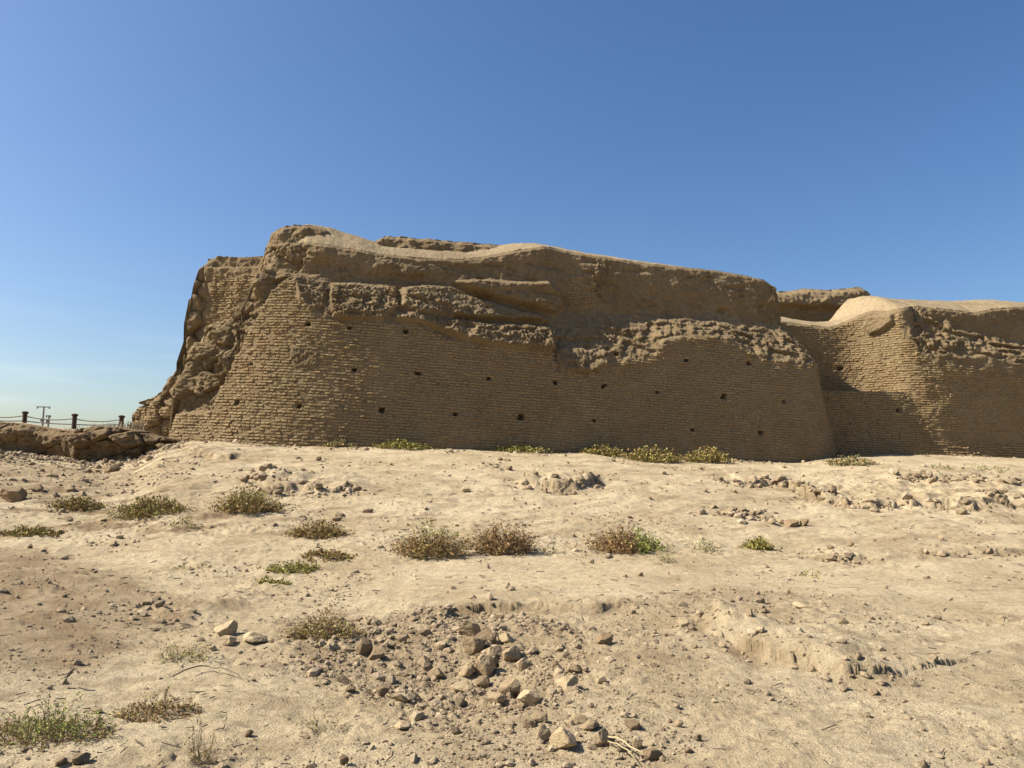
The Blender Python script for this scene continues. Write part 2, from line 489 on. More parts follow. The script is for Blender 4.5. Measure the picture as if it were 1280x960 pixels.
def ground_z(X, Y, dirt=False):
    X = np.asarray(X, float); Y = np.asarray(Y, float)
    r = np.hypot(X, Y)
    z = macro(X, Y)
    fade = 1 - sstep(45, 90, r)
    z = z + fade * (0.16 * fbm(X * 0.22, Y * 0.22, 0, 3, 5) + 0.05 * fbm(X * 0.9, Y * 0.9, 0, 3, 9))
    jag = fbm(X * 2.2, Y * 2.2, 0, 4, 21)
    dd = np.zeros_like(z)
    jb = fbm(X * 1.0, Y * 1.0, 0, 3, 24)
    j2 = fbm(X * 7.0, Y * 7.0, 0, 3, 25)
    for si, (pts, h, L, w, j) in enumerate(SCARPS):
        m = (X > pts[:, 0].min() - 3) & (X < pts[:, 0].max() + 3) & (Y > pts[:, 1].min() - 3) & (Y < pts[:, 1].max() + 3.5)
        if not m.any(): continue
        d, t = line_sd(X[m], Y[m], pts)
        wq = worley(X[m] + 0.1 * jag[m], Y[m], 27, 3.6 if pts[0, 1] < 12 else 1.6)[2]
        d = d + j * jag[m] * 2.0 + (0.25 * j * j2[m] if pts[0, 1] < 13 else 0) + (wq - 0.5) * (0.10 if pts[0, 1] < 12 else 0.30 if si in (3, 4, 5) else 0.06)
        if si == 0:      # the long terrace fades out along its run
            x0, x1 = pts[:, 0].min(), pts[:, 0].max()
            tap = sstep(x0 - 0.2, x0 + 0.35, X[m]) * sstep(x1 + 0.9, x1 - 1.6, X[m]) * sstep(0.0, 0.16, t)
        else:
            tap = sstep(0, 0.15, t) * sstep(1, 0.85, t)
        hh = 0.62 * h * tap * np.clip(0.75 + 1.6 * jb[m], 0.15, 1.5)
        z[m] += hh * (sstep(-w * 0.7 * (1.5 if si == 1 else 1.0), w * 0.7, d) * np.exp(-(np.maximum(d, 0) / L) ** 2) * (1 + 0.15 * j2[m] + 0.3 * jag[m])
                      - (0.55 if si in (0, 1) else 0.30) * np.exp(-((d + 0.12) / (0.3 * L)) ** 2) * (d < 0))
        dd[m] += 0.85 * np.exp(-((d + 0.10) / 0.25) ** 2) * sstep(0, 0.1, t) * sstep(1, 0.9, t) * np.clip(0.5 + 1.5 * jb[m], 0, 1)  # moist brown soil plus shade painted into the colour along the step faces
    pit = np.exp(-(((X - PIT[0]) / 1.0) ** 2 + ((Y - PIT[1]) / 0.85) ** 2))
    z = z - 0.16 * pit
    near = sstep(34, 10, r)
    # crumbly surface: clods and cracks
    d1, e1, c1 = worley(X + 0.1 * jag, Y, 3, 6.5)
    rub = np.exp(-np.maximum(poly_sdf(X, Y, RUBBLE), 0) / 0.25)
    clod = sstep(-0.12, 0.30, fbm(X * 0.7, Y * 0.7, 0, 3, 33) - 0.08) * 0.55
    bankm = sstep(13.0, 16.0, Y) * (1 - sstep(27, 30, Y))
    leftm = sstep(-0.2, -0.45, X / np.maximum(Y, 4)) * bankm
    rghm = sstep(0.33, 0.42, X / np.maximum(Y, 4)) * sstep(19, 21.5, Y) * sstep(27.5, 25, Y)
    path = np.exp(-((Y - 11.8) / 1.7) ** 4) * sstep(-0.32, -0.08, X / np.maximum(Y, 4))
    rough = np.clip(0.12 + clod + 0.45 * rub + 0.5 * leftm + 0.8 * rghm, 0, 1.6) * (1 - 0.85 * path)
    z = z + near * rough * 0.050 * (1 - np.minimum(d1 * 1.5, 1)) * (0.3 + c1)
    d2, e2, c2 = worley(X, Y + 0.05 * jag, 8, 17.0)
    z = z + near * np.clip(rough + 0.15, 0, 1.3) * 0.022 * (1 - np.minimum(d2 * 1.4, 1)) * c2
    z = z + near * (0.016 + 0.022 * rough) * fbm(X * 7, Y * 7, 0, 5, 51, 0.6) * (1 - 0.5 * path) + near * 0.05 * fbm(X * 2.1, Y * 2.1, 0, 3, 53) * (1 - 0.6 * path)
    # rain rills on the bank, wheel scrapes along the path
    ca, sa = math.cos(0.55), math.sin(0.55)
    xr, yr = ca * X + sa * Y, -sa * X + ca * Y
    z = z + bankm * 0.075 * fbm(xr * 0.9, yr * 3.2, 0, 4, 61) * (0.6 + leftm)
    z = z + bankm * 0.22 * rghm * (fbm(X * 1.3, Y * 1.3, 0, 4, 66) + 0.4 * fbm(X * 4, Y * 4, 0, 3, 67))
    z = z + bankm * 0.05 * fbm(X * 1.7, Y * 1.7, 0, 4, 63)
    z = z + sstep(7, 9, Y) * sstep(18, 14, Y) * 0.034 * fbm(X * 0.7 + 0.6 * Y * 0.2, Y * 7.5, 0, 4, 71)
    if not dirt: return z
    for poly, a in GREYS:
        s = poly_sdf(X, Y, poly) + 0.5 * jag
        dd = np.maximum(dd, a * sstep(0.3, -0.35, s) * (0.55 + 0.45 * sstep(-0.2, 0.3, fbm(X * 1.5, Y * 1.5, 0, 4, 81))))
    dd = np.maximum(dd, 0.5 * path * sstep(0.12, 0.42, fbm(X * 0.55, Y * 6.5, 0, 4, 72)))
    st = fbm(xr * 0.5, yr * 1.8, 0, 4, 91)
    dd = np.maximum(dd, 0.75 * sstep(0.02, 0.32, st) * (0.40 + 0.9 * leftm + 0.25 * bankm) * (1 - 0.95 * path))
    dd = np.maximum(dd, 0.50 * sstep(0.06, 0.35, fbm(X * 1.1, Y * 1.6, 0, 5, 95, 0.6)) * (1 - 0.9 * path))
    dd = dd + 0.22 * near * (1 - sstep(0.0, 0.22, e2)) * np.clip(rough, 0, 1)  # darker along the seams between the small clods
    return z, np.clip(dd, 0, 0.92)

_Ys = np.geomspace(2.6, 40, 260)
def on_ground(px, py):
    d = ray(px, py)
    ylim = float(np.interp(d[0], _u, _Yc)) - 0.3
    def hit(Ys):
        h = EYE[2] + d[2] * Ys - ground_z(d[0] * Ys, Ys)
        return (int(np.argmax(h < 0)) if (h < 0).any() else int(np.argmin(h + 0.001 * (Ys < 20)))), (h < 0).any()
    Ys = _Ys[_Ys < ylim]
    k, ok = hit(Ys)
    Y = Ys[k] if ok else ylim
    if ok and k > 0:
        Y2 = np.linspace(Ys[k - 1], Ys[k], 14)
        k2, _ = hit(Y2)
        Y = Y2[k2]
    return np.array([d[0] * Y, Y, float(ground_z(np.array([d[0] * Y]), np.array([Y]))[0])])

def build_ground():
    th = np.r_[np.linspace(-math.pi, -0.80, 60)[:-1], np.linspace(-0.80, 0.80, 980), np.linspace(0.80, math.pi, 60)[1:]]
    r = np.r_[np.geomspace(0.25, 3.2, 26)[:-1], np.geomspace(3.2, 14, 380)[:-1], np.geomspace(14, 30, 330)[:-1], np.geomspace(30, 36, 40)[:-1], np.geomspace(36, 90, 50)[:-1], np.geomspace(90, 3500, 28)]
    T, Rr = np.meshgrid(th, r, indexing='ij')
    X, Y = Rr * np.sin(T), Rr * np.cos(T)
    z, d = ground_z(X.ravel(), Y.ravel(), True)
    V = np.stack([X.ravel(), Y.ravel(), z], -1)
    # crumble the steep little faces sideways too
    Zg = z.reshape(X.shape)
    sl = np.abs(np.gradient(Zg, axis=1) / np.maximum(np.gradient(Rr, axis=1), 1e-6))
    for _ in range(2): sl[1:-1, 1:-1] = (sl[1:-1, 1:-1] * 2 + sl[:-2, 1:-1] + sl[2:, 1:-1] + sl[1:-1, :-2] + sl[1:-1, 2:]) / 6
    w = (sstep(0.35, 1.0, sl) * (Rr < 34)).ravel()
    k = w > 0.01
    for ax in (0, 1):
        V[k, ax] += w[k] * (0.10 * fbm(V[k, 0] * 4, V[k, 1] * 4, V[k, 2] * 9, 4, 121 + ax) + 0.05 * fbm(V[k, 0] * 12, V[k, 1] * 12, V[k, 2] * 20, 3, 131 + ax)) * np.minimum(1, V[k, 1] / 14)
    o = mesh_np('ground', V, grid_faces(len(th), len(r))[:, ::-1], M['ground'], attrs={'dirt': d})
    # close the small hole under the camera
    tag(o, kind='structure')
    return o
build_ground()

# ------------------------------------------------------------------ walls: a profile swept along a plan curve
def smooth_plan(pts, step=0.03):
    p = np.asarray(pts, float)
    out = []
    pp = np.vstack([2 * p[0] - p[1], p, 2 * p[-1] - p[-2]])
    for i in range(1, len(pp) - 2):
        n = max(4, int(np.hypot(*(pp[i + 1] - pp[i])) / 0.1))
        t = np.linspace(0, 1, n, endpoint=False)[:, None]
        a, b, c, d = pp[i - 1], pp[i], pp[i + 1], pp[i + 2]
        out.append(0.5 * (2 * b + (c - a) * t + (2 * a - 5 * b + 4 * c - d) * t ** 2 + (3 * b - a - 3 * c + d) * t ** 3))
    q = np.vstack(out + [p[-1:]])
    for _ in range(6):
        q[1:-1] = 0.25 * q[:-2] + 0.5 * q[1:-1] + 0.25 * q[2:]
    s = np.r_[0, np.cumsum(np.hypot(*np.diff(q, axis=0).T))]
    sn = np.arange(0, s[-1], step)
    return sn, np.stack([np.interp(sn, s, q[:, 0]), np.interp(sn, s, q[:, 1])], -1)

class Sweep:
    def __init__(self, plan, z0, batter, vis, step=0.04, nsig=0.8):
        self.s, self.P = smooth_plan(plan, step)
        t = np.gradient(self.P, axis=0)
        for _ in range(10):
            t[1:-1] = (t[:-2] + 2 * t[1:-1] + t[2:]) / 4
        t /= np.hypot(t[:, 0], t[:, 1])[:, None]
        self.T = t
        ns = np.stack([t[:, 1], -t[:, 0]], -1)
        for _ in range(int(2 * (nsig / step) ** 2)):
            ns[1:-1] = (ns[:-2] + 2 * ns[1:-1] + ns[2:]) / 4
        self.N = ns / np.hypot(ns[:, 0], ns[:, 1])[:, None]
        self.z0, self.b = z0, batter
        self.vis = (self.P[:, 0] / self.P[:, 1] >= -9)
        a, b = vis                       # stretch of the plan that faces the camera, as X limits
        self.vm = (self.P[:, 0] >= a) & (self.P[:, 0] <= b)
        self.feat = None
    def PN(self, s):
        i = [np.interp(s, self.s, self.P[:, k]) for k in (0, 1)] + [np.interp(s, self.s, self.N[:, k]) for k in (0, 1)]
        return i
    def sz(self, px, py, back=0.0):
        """plan position and height of the wall surface seen at a pixel"""
        d = ray(px, py)
        off = -back
        P, N = self.P, self.N
        for _ in range(5):
            Q = P + N * off
            q = (Q[:, 0] / Q[:, 1])
            idx = np.where(self.vm)[0]
            i0, i1 = idx[np.argmin(q[idx])], idx[np.argmax(q[idx])]
            idx = np.arange(i0, i1 + 1)
            qq = np.maximum.accumulate(q[idx]) + np.arange(len(idx)) * 1e-9
            s = np.interp(d[0], qq, self.s[idx])
            Yv = np.interp(s, self.s, Q[:, 1])
            z = EYE[2] + d[2] * Yv
            off = -back - self.b * max(z - self.z0, 0)
        return np.array([s, z])
    def szl(self, pts, back=0.0): return np.array([self.sz(*p, back=back) for p in pts])
    def curve(self, pts, back=0.0):
        q = self.szl(pts, back)
        o = np.argsort(q[:, 0])
        return q[o, 0], q[o, 1]
    def surf(self, s, z, extra=0.0):
        Px, Py, Nx, Ny = self.PN(s)
        off = -self.b * np.maximum(z - self.z0, 0) + self.feat(s, z) + extra
        return np.stack([Px + Nx * off, Py + Ny * off, z], -1)
    def build(self, name, edge, ridge_z, zbot, D, wr, wb, nt, parent, mat=M['mud'], capmat=None, rough=0.05, dirt=None, capn=60, fine=None):
        """face from zbot up to edge(s), then a cap going back along D over a ridge and down behind"""
        s = self.s
        ze = edge(s) + 0.05 * fbm(s * 1.6, 0, 0, 4, 61) + 0.035 * fbm(s * 6, 0, 0, 3, 62); zr = ridge_z(s)
        t = np.linspace(0, 1, nt)
        S = np.repeat(s[:, None], nt, 1)
        Z = zbot + (ze[:, None] - zbot) * t[None, :]
        V = self.surf(S.ravel(), Z.ravel()).reshape(len(s), nt, 3)
        E = V[:, -1, :].copy()
        c = np.linspace(0, 1, capn)[1:]
        Es = E.copy()
        for _ in range(70): Es[1:-1] = (Es[:-2] + 2 * Es[1:-1] + Es[2:]) / 4
        E0 = E
        caps = []
        for k in c:
            wk = float(sstep(0.0, 0.10, k)); E = E0 * (1 - wk) + Es * wk
            if k <= 0.5:
                f = k / 0.5
                zz = E[:, 2] + (zr - E[:, 2]) * (1 - (1 - f) ** 1.6)
                dist = wr * f
            else:
                f = (k - 0.5) / 0.5
                zz = zr - (zr - zbot) * f ** 1.8
                dist = wr + (wb - wr) * f
            caps.append(np.stack([E[:, 0] + D[0] * dist, E[:, 1] + D[1] * dist, zz], -1))
        C = np.stack(caps, 1)
        C[..., 2] += 0.06 * fbm(C[..., 0] * 0.8, C[..., 1] * 0.8, 0, 4, 7) * np.minimum(1, 8 * c)[None, :] + (0.05 * fbm(C[..., 0] * 2.3, C[..., 1] * 2.3, 0, 4, 8) + 0.03 * fbm(C[..., 0] * 9, C[..., 1] * 9, 0, 3, 10)) * np.minimum(1, 8 * c)[None, :]
        dv = np.zeros(len(s) * nt)
        if dirt is not None: dv = dirt(S.ravel(), Z.ravel())
        face = mesh_np(name, V.reshape(-1, 3), grid_faces(len(s), nt)[:, ::1], mat, parent, attrs={'dirt': dv})
        CC = np.concatenate([E0[:, None], C], 1)
        capo = mesh_np('earth_capping', CC.reshape(-1, 3), grid_faces(len(s), capn), capmat or M['cap'], parent, attrs={'dirt': np.zeros(CC.shape[0] * CC.shape[1])})
        return face, capo

COURSE = 0.112

def lay_bricks(sw, s0, s1, z0, z1, mask, tilt=lambda s: 0 * s, bw=0.21, seed=1):
    """centres of the bricks in running courses wherever mask(s, z) allows"""
    g = np.random.default_rng(seed)
    S, Z, Wd = [], [], []
    for j in range(int(z0 / COURSE), int(z1 / COURSE) + 1):
        s = s0 + (0.13 if j % 2 else 0) + g.uniform(-0.03, 0.03)
        while s < s1:
            w = bw * g.uniform(0.78, 1.15)
            S.append(s + w / 2); Wd.append(w); Z.append(j * COURSE + g.uniform(-0.007, 0.007))
            s += w + g.uniform(0.0, 0.008)
    S, Z, Wd = map(np.array, (S, Z, Wd))
    Z = Z + tilt(S) + 0.018 * fbm(S * 0.35, Z * 0.8, seed, 3, 9)
    k = mask(S, Z)
    k &= g.random(len(S)) > 0.045
    return S[k], Z[k], Wd[k]

BQ = np.array([[0, 1, 5, 4], [1, 2, 6, 5], [2, 3, 7, 6], [3, 0, 4, 7], [4, 5, 9, 8], [5, 6, 10, 9], [6, 7, 11, 10], [7, 4, 8, 11], [8, 9, 10, 11]])

def brick_verts(sw, S, Z, Wd, seed=2, proud=0.030, height=0.089):
    g = np.random.default_rng(seed)
    e = 0.04
    C = sw.surf(S, Z)
    ts = sw.surf(S + e, Z) - sw.surf(S - e, Z)
    tz = sw.surf(S, Z + e) - sw.surf(S, Z - e)
    ts /= np.linalg.norm(ts, axis=1)[:, None]
    tz -= ts * (ts * tz).sum(1)[:, None]
    tz /= np.linalg.norm(tz, axis=1)[:, None]
    n = np.cross(ts, tz)
    N = len(S)
    H = height * g.uniform(0.86, 1.06, N)
    pr = proud + g.normal(0, 0.012, N) - 0.03 * (g.random(N) < 0.05)
    rot = g.normal(0, 0.012, N)
    out = np.zeros((N, 12, 3))
    for layer, (ins, dep) in enumerate(((0, -0.05), (0.003, None), (0.022, None))):
        for k, (a, b) in enumerate(((-1, -1), (1, -1), (1, 1), (-1, 1))):
            ww = Wd / 2 - ins - (0.006 if layer else 0) * g.random(N)
            hh = H / 2 - ins * 0.9 - (0.006 if layer else 0) * g.random(N)
            dd = np.full(N, dep) if dep is not None else (pr - 0.018 + g.normal(0, 0.005, N) if layer == 1 else pr + g.normal(0, 0.009, N))
            out[:, layer * 4 + k] = C + ts * (a * ww)[:, None] + tz * (b * hh + a * rot * Wd / 2)[:, None] + n * dd[:, None]
    tint = np.clip(g.normal(0.45, 0.13, N), 0, 1)
    return out, tint

def brick_mass(name, verts, tint, parent):
    N = len(verts)
    Fc = (BQ[None] + (np.arange(N) * 12)[:, None, None]).reshape(-1, 4)
    o = mesh_np(name, verts.reshape(-1, 3), Fc, M['brick'], parent, smooth=False, attrs={'tint': np.repeat(tint, 12)})
    o['kind'] = 'stuff'
    return o

def interp_curve(sw, pts, back=0.0):
    a, b = sw.curve(pts, back)
    return lambda s: np.interp(s, a, b)

# ---- the main bastion
BA = Sweep([(-12.2, 36.5), (-13.0, 33.0), (-13.5, 31.0), (-13.15, 29.95), (-11.5, 29.05), (-9.5, 28.3), (-7.5, 28.0), (-5.0, 28.35), (-1.0, 29.3), (4.0, 30.5),
            (9.0, 31.75), (12.4, 32.6), (13.6, 33.15), (14.35, 34.2), (14.6, 36.0), (14.7, 39.5)], 2.4, 0.17, (-13.4, 14.2), 0.034, 1.1)
ba_edge = interp_curve(BA, [(205, 543), (214, 512), (222, 492), (227, 466), (242, 438), (262, 410), (300, 398), (316, 390), (322, 352), (330, 330), (338, 312), (350, 305), (365, 304),
                            (420, 308), (480, 317), (530, 322), (575, 323), (610, 318), (650, 310), (690, 306), (740, 314), (790, 322), (830, 327), (900, 334), (930, 339),
                            (960, 347), (975, 353)], 0.75)
ba_ridge = interp_curve(BA, [(205, 540), (225, 470), (262, 412), (310, 395), (322, 350), (333, 310), (343, 288), (352, 282), (385, 279), (410, 285), (430, 290), (452, 298), (480, 308), (530, 312), (580, 312), (610, 309), (640, 306),
                             (690, 308), (740, 318), (830, 332), (960, 352), (985, 372)], 3.0)
ba_s0 = BA.sz(362, 304, back=0.75)[0]
T1 = interp_curve(BA, [(340, 352), (372, 352), (385, 385), (420, 402), (490, 404), (520, 405), (560, 424), (600, 432), (640, 436), (690, 441), (697, 463), (735, 466), (760, 452), (790, 450), (818, 446),
                       (830, 426), (870, 420), (915, 424), (935, 440), (960, 450), (1000, 455), (1020, 452), (1040, 460)], 0.05)
T2 = interp_curve(BA, [(340, 338), (372, 343), (420, 347), (490, 352), (540, 352), (575, 368), (640, 384), (690, 388), (740, 388), (830, 390), (900, 393), (960, 398), (1000, 405), (1020, 415)], 0.6)
AMP = interp_curve(BA, [(340, 300), (360, 300), (480, 300), (690, 300), (900, 300), (1010, 300)])
_sA = BA.curve([(340, 400), (420, 400), (560, 400), (690, 400), (720, 400), (900, 400), (1000, 400), (1030, 400)])[0]
sb_amp = lambda s: np.interp(s, _sA, [0.35, 0.70, 0.90, 1.0, 1.30, 1.30, 1.25, 1.25])
BPATCH = [([(570, 348), (600, 345), (650, 348), (690, 348), (708, 360), (714, 378), (700, 390), (660, 380), (610, 367), (580, 358)], 0.42, 0.22, 0.3, 0.03),
          ([(502, 356), (530, 352), (565, 352), (590, 364), (640, 378), (686, 392), (690, 401), (640, 399), (585, 398), (555, 396), (520, 392), (500, 384)], 0.32, 0.18, 0.25, 0.035),
          ([(492, 392), (520, 389), (560, 397), (600, 400), (660, 402), (692, 404), (700, 420), (695, 440), (650, 438), (610, 434), (585, 428), (555, 418), (520, 404), (495, 402)], 0.30, 0.22, 0.12, 0.055),
          ([(694, 432), (740, 436), (762, 440), (756, 458), (732, 467), (700, 463), (693, 448)], 0.16, 0.12, 0.06, 0.02),
          ([(414, 352), (450, 350), (495, 356), (499, 384), (480, 400), (440, 402), (418, 398), (411, 375)], 0.22, 0.15, 0.05, 0.06),
          ([(374, 356), (410, 358), (406, 384), (390, 388), (376, 376)], 0.12, 0.1, 0.05, 0.03),
          ([(368, 434), (392, 436), (400, 444), (398, 458), (372, 460), (366, 448)], 0.05, 0.08, 0.0, 0.08),
          ([(755, 318), (770, 320), (768, 350), (752, 362), (745, 345)], 0.05, 0.1, 0.0, 0.09)]
BPATCH = [(BA.szl(p, 0.25), a, w, h, r) for p, a, w, h, r in BPATCH]
HOLES = [(385, 405), (443, 462), (522, 467), (611, 473), (695, 478), (756, 482), (822, 490), (905, 496), (980, 502), (374, 508), (477, 513), (569, 518), (652, 522), (743, 526),
         (866, 537), (951, 541), (314, 455), (297, 503), (437, 410), (507, 414), (773, 442), (858, 450), (937, 455)]
BHOLE = BA.szl(HOLES)
EDGE = BA.szl([(262, 514), (283, 474), (303, 434), (322, 398), (342, 364), (360, 346), (372, 330)], 0.1)
LUMPS = [((240, 482), 0.55, 0.68, 0.40), ((300, 490), 0.45, 0.45, 0.25), ((262, 440), 0.75, 0.6, 0.25), ((290, 452), 0.5, 0.4, 0.30), ((310, 425), 0.6, 0.5, 0.2), ((278, 415), 0.7, 0.35, 0.3), ((335, 350), 0.35, 0.9, 0.45),
         ((346, 385), 0.5, 0.5, 0.15), ((275, 500), 0.4, 0.3, 0.2)]
LUMPS = [(BA.sz(*p, back=0.5), a, b, h) for p, a, b, h in LUMPS]

def ba_zones(s, z):
    wob = 0.10 * fbm(s * 2.3, z * 2.3, 1.0, 3, 5)
    u = (z + wob - T1(s)) / np.maximum(T2(s) - T1(s), 0.25)
    ex = np.interp(z, EDGE[:, 1], EDGE[:, 0])
    gone = sstep(0.10, -0.14, s - ex + 0.10 * fbm(s * 3, z * 3, 5, 3, 15)) * sstep(EDGE[0, 1] - 0.15, EDGE[0, 1] + 0.10, z)
    return u, gone

def ba_feat(s, z):
    u, gone = ba_zones(s, z)
    n_big = fbm(s * 0.35, z * 0.35, 0, 3, 1)
    n_mid = fbm(s * 1.3, z * 1.7, 3, 5, 2)
    n_hi = fbm(s * 5.0, z * 6.5, 7, 4, 3)
    n_st = fbm(s * 0.8, z * 4.5, 2, 4, 4)
    n_gr = fbm(s * 11.0, z * 12.0, 4, 3, 6)
    n_sh = fbm(s * 2.6 + 0.4 * n_mid, z * 6.5, 9, 5, 16, 0.62)
    wd1, we1, wc1 = worley(s + 0.1 * n_mid, z * 1.3, 5, 3.2)
    zone = np.clip(sstep(-0.12, 0.10, u), 0, 1) * (1 - gone)
    slope = np.exp(-((u - 0.45) / 0.55) ** 2) * (1 - gone)
    uu = np.clip(u, 0, 1)
    ter = uu + 0.07 * np.sin(uu * 15 + 9 * n_mid + 2 * n_big) * slope + 0.10 * n_hi * slope
    off = -sb_amp(s) * np.clip(ter, -0.1, 1.1) * (u > -0.1)
    off = off + 0.10 * n_big
    off = off + zone * (0.05 + 0.06 * slope) * n_mid + zone * (0.02 + 0.05 * slope) * n_hi + slope * 0.10 * n_st + slope * 0.125 * n_sh + zone * (0.015 + 0.075 * slope) * n_gr + slope * (0.05 * wc1 - 0.03 * sstep(0.12, 0.0, we1))
    # the upper band leans out a little towards its lip, which is rounded off
    ze = ba_edge(s)
    up = np.clip((z - T2(s)) / np.maximum(ze - T2(s), 0.4), 0, 1)
    on_up = sstep(0.9, 1.15, u) * (1 - gone)
    c1_, c2_, c3_ = worley(s * 0.45 + 0.3 * n_mid + 0.04 * n_hi, z * 1.5 + 0.25 * n_mid, 14, 1.0)
    off = off + on_up * sstep(0.0, 0.22, ba_edge(s) - z) * (0.10 * n_mid + 0.07 * n_st + 0.025 * n_hi + 0.015 * n_gr + 0.10 * (c3_ - 0.5) * sstep(0.0, 0.3, c2_) - 0.035 * sstep(0.04, 0.0, c2_) * sstep(-0.1, 0.3, n_big)
                         - 0.12 * sstep(0.15, 0.4, fbm(s * 0.9, z * 2.6, 8, 4, 44)))
    off = off + 0.20 * up * (u > 1) - 0.16 * sstep(0.16, 0.0, ze - z) - 0.05 * (u > 1) * np.sin(up * 9 + n_big * 5)
    for poly, amp, w, hol, rg in BPATCH:
        m = (s > poly[:, 0].min() - 0.5) & (s < poly[:, 0].max() + 0.5) & (z > poly[:, 1].min() - 0.5) & (z < poly[:, 1].max() + 0.5)
        if not m.any(): continue
        d = poly_sdf(s[m], z[m], poly) + 0.06 * n_mid[m]
        k = sstep(0.08, -1.1 * w, d)
        top = poly[:, 1].max(); bot = poly[:, 1].min()
        off[m] += 1.35 * amp * k * (1 - 0.12 * sstep(bot, top, z[m])) + k * rg * (n_hi[m] + 0.6 * n_mid[m] + 0.8 * n_gr[m]) + k * 0.02 * n_gr[m]
    # where the brick skin has fallen away on the left: rubble core
    d1, e1, c1 = worley(s + 0.3 * n_mid + 0.05 * n_hi, z * 1.5 + 0.2 * n_mid, 12, 1.15)
    d2_, e2_, c2_ = worley(s + 0.2 * n_mid, z * 1.6, 13, 3.1)
    core = -0.55 + 0.40 * c1 - 0.08 * sstep(0.10, 0, e1) + 0.12 * c2_ - 0.05 * sstep(0.12, 0, e2_) + 0.16 * n_mid + 0.07 * n_hi + 0.07 * n_st + 0.03 * n_gr
    for (ls, lz), a, b, h in LUMPS:
        core = core + h * np.exp(-(np.abs((s - ls) / a) ** 2.6 + np.abs((z - lz) / b) ** 2.6))
    off = off + gone * core
    # plain brick face: slightly worn
    brk = (1 - zone) * (1 - gone)
    off = off + brk * 0.018 * n_mid
    for hi_, (hs, hz) in enumerate(BHOLE):
        hw = (1.0, 0.75, 1.2, 0.62, 0.9)[hi_ % 5]
        m = (np.abs(s - hs) < 0.22) & (np.abs(z - hz) < 0.2)
        if m.any(): off[m] -= 0.36 * sstep(0.115 * hw, 0.07 * hw, np.abs(s[m] - hs + 0.12 * n_hi[m] * hw)) * sstep(0.095 * hw, 0.055 * hw, np.abs(z[m] - hz + 0.10 * n_hi[m] * hw))
    return off
BA.feat = ba_feat

bastion = empty('ruined_bastion', tuple(BA.P[len(BA.P) // 2]) + (2.4,), 'long shaded mud brick bastion with eroded ledges and putlog holes, largest ruin', 'ruin')
_off = Matrix.Translation(-Vector(bastion.location))
def settle(o, root):
    """keep world placement when parented to an Empty that is not at the origin"""
    o.matrix_parent_inverse = Matrix.Translation(-root.location)
    return o
def ba_dirt(s, z):
    u, gone = ba_zones(s, z)
    n = fbm(s * 0.8, z * 1.2, 0, 4, 77)
    return np.clip(0.5 * (u > 1.05) * sstep(0.0, 0.35, n) + 0.35 * sstep(0.15, 0.4, n), 0, 0.7)
f_, c_ = BA.build('wall_face', ba_edge, lambda s: ba_edge(s) + 0.02 + sstep(ba_s0 - 0.1, ba_s0 + 1.0, s) * np.maximum(ba_ridge(s) - ba_edge(s), -0.25), 1.2, (-0.243, 0.970), 2.3, 7.0, 255, bastion, dirt=ba_dirt)
settle(f_, bastion); settle(c_, bastion)

def ba_mask(s, z):
    u, gone = ba_zones(s, z)
    ok = (u < -0.02) & (gone < 0.12) & (z < ba_edge(s) - 0.12)
    d = np.full(len(s), 9.0)
    for poly, amp, w, hol, rg in BPATCH: d = np.minimum(d, poly_sdf(s, z, poly))
    ok &= d > 0.06
    for hs, hz in BHOLE: ok &= ~((np.abs(s - hs) < 0.20) & (np.abs(z - hz) < 0.075))
    ok &= ~((fbm(s * 1.2, z * 2.0, 9, 4, 41) > 0.36))
    return ok
def ba_tilt(s): return -0.030 * (s - 8.0)
a0, a1 = BA.sz(210, 540)[0] - 1.0, BA.s[-1] - 3
S, Z, Wd = lay_bricks(BA, a0, a1, 1.4, 9.5, ba_mask, ba_tilt)
# bricks that also show in the upper band, right of the middle, and beside the lumps
UP = [BA.szl(p, 0.6) for p in ([(716, 322), (752, 326), (748, 386), (716, 384)], [(484, 354), (500, 354), (500, 386), (486, 388)])]
m2 = lambda s, z: np.minimum(poly_sdf(s, z, UP[0]), poly_sdf(s, z, UP[1])) < -0.03
S2, Z2, W2 = lay_bricks(BA, a0, a1, 5.0, 10.5, m2, ba_tilt, seed=5)
S, Z, Wd = np.r_[S, S2], np.r_[Z, Z2], np.r_[Wd, W2]
bv, bt = brick_verts(BA, S, Z, Wd)
bpx, bpy_ = pix_of(*bv.mean(1).T)
rank = np.hypot((bpx - 300) * 0.75, (bpy_ - 505))
order = np.argsort(rank)
for i in order[:300]:
    c = bv[i].mean(0)
    o = mesh_np('brick', bv[i] - c, BQ, M['brick'], bastion, smooth=False, attrs={'tint': np.full(12, bt[i])})
    o.location = c
    settle(o, bastion)
rest = order[300:]
settle(brick_mass('brick_courses', bv[rest], bt[rest], bastion), bastion)

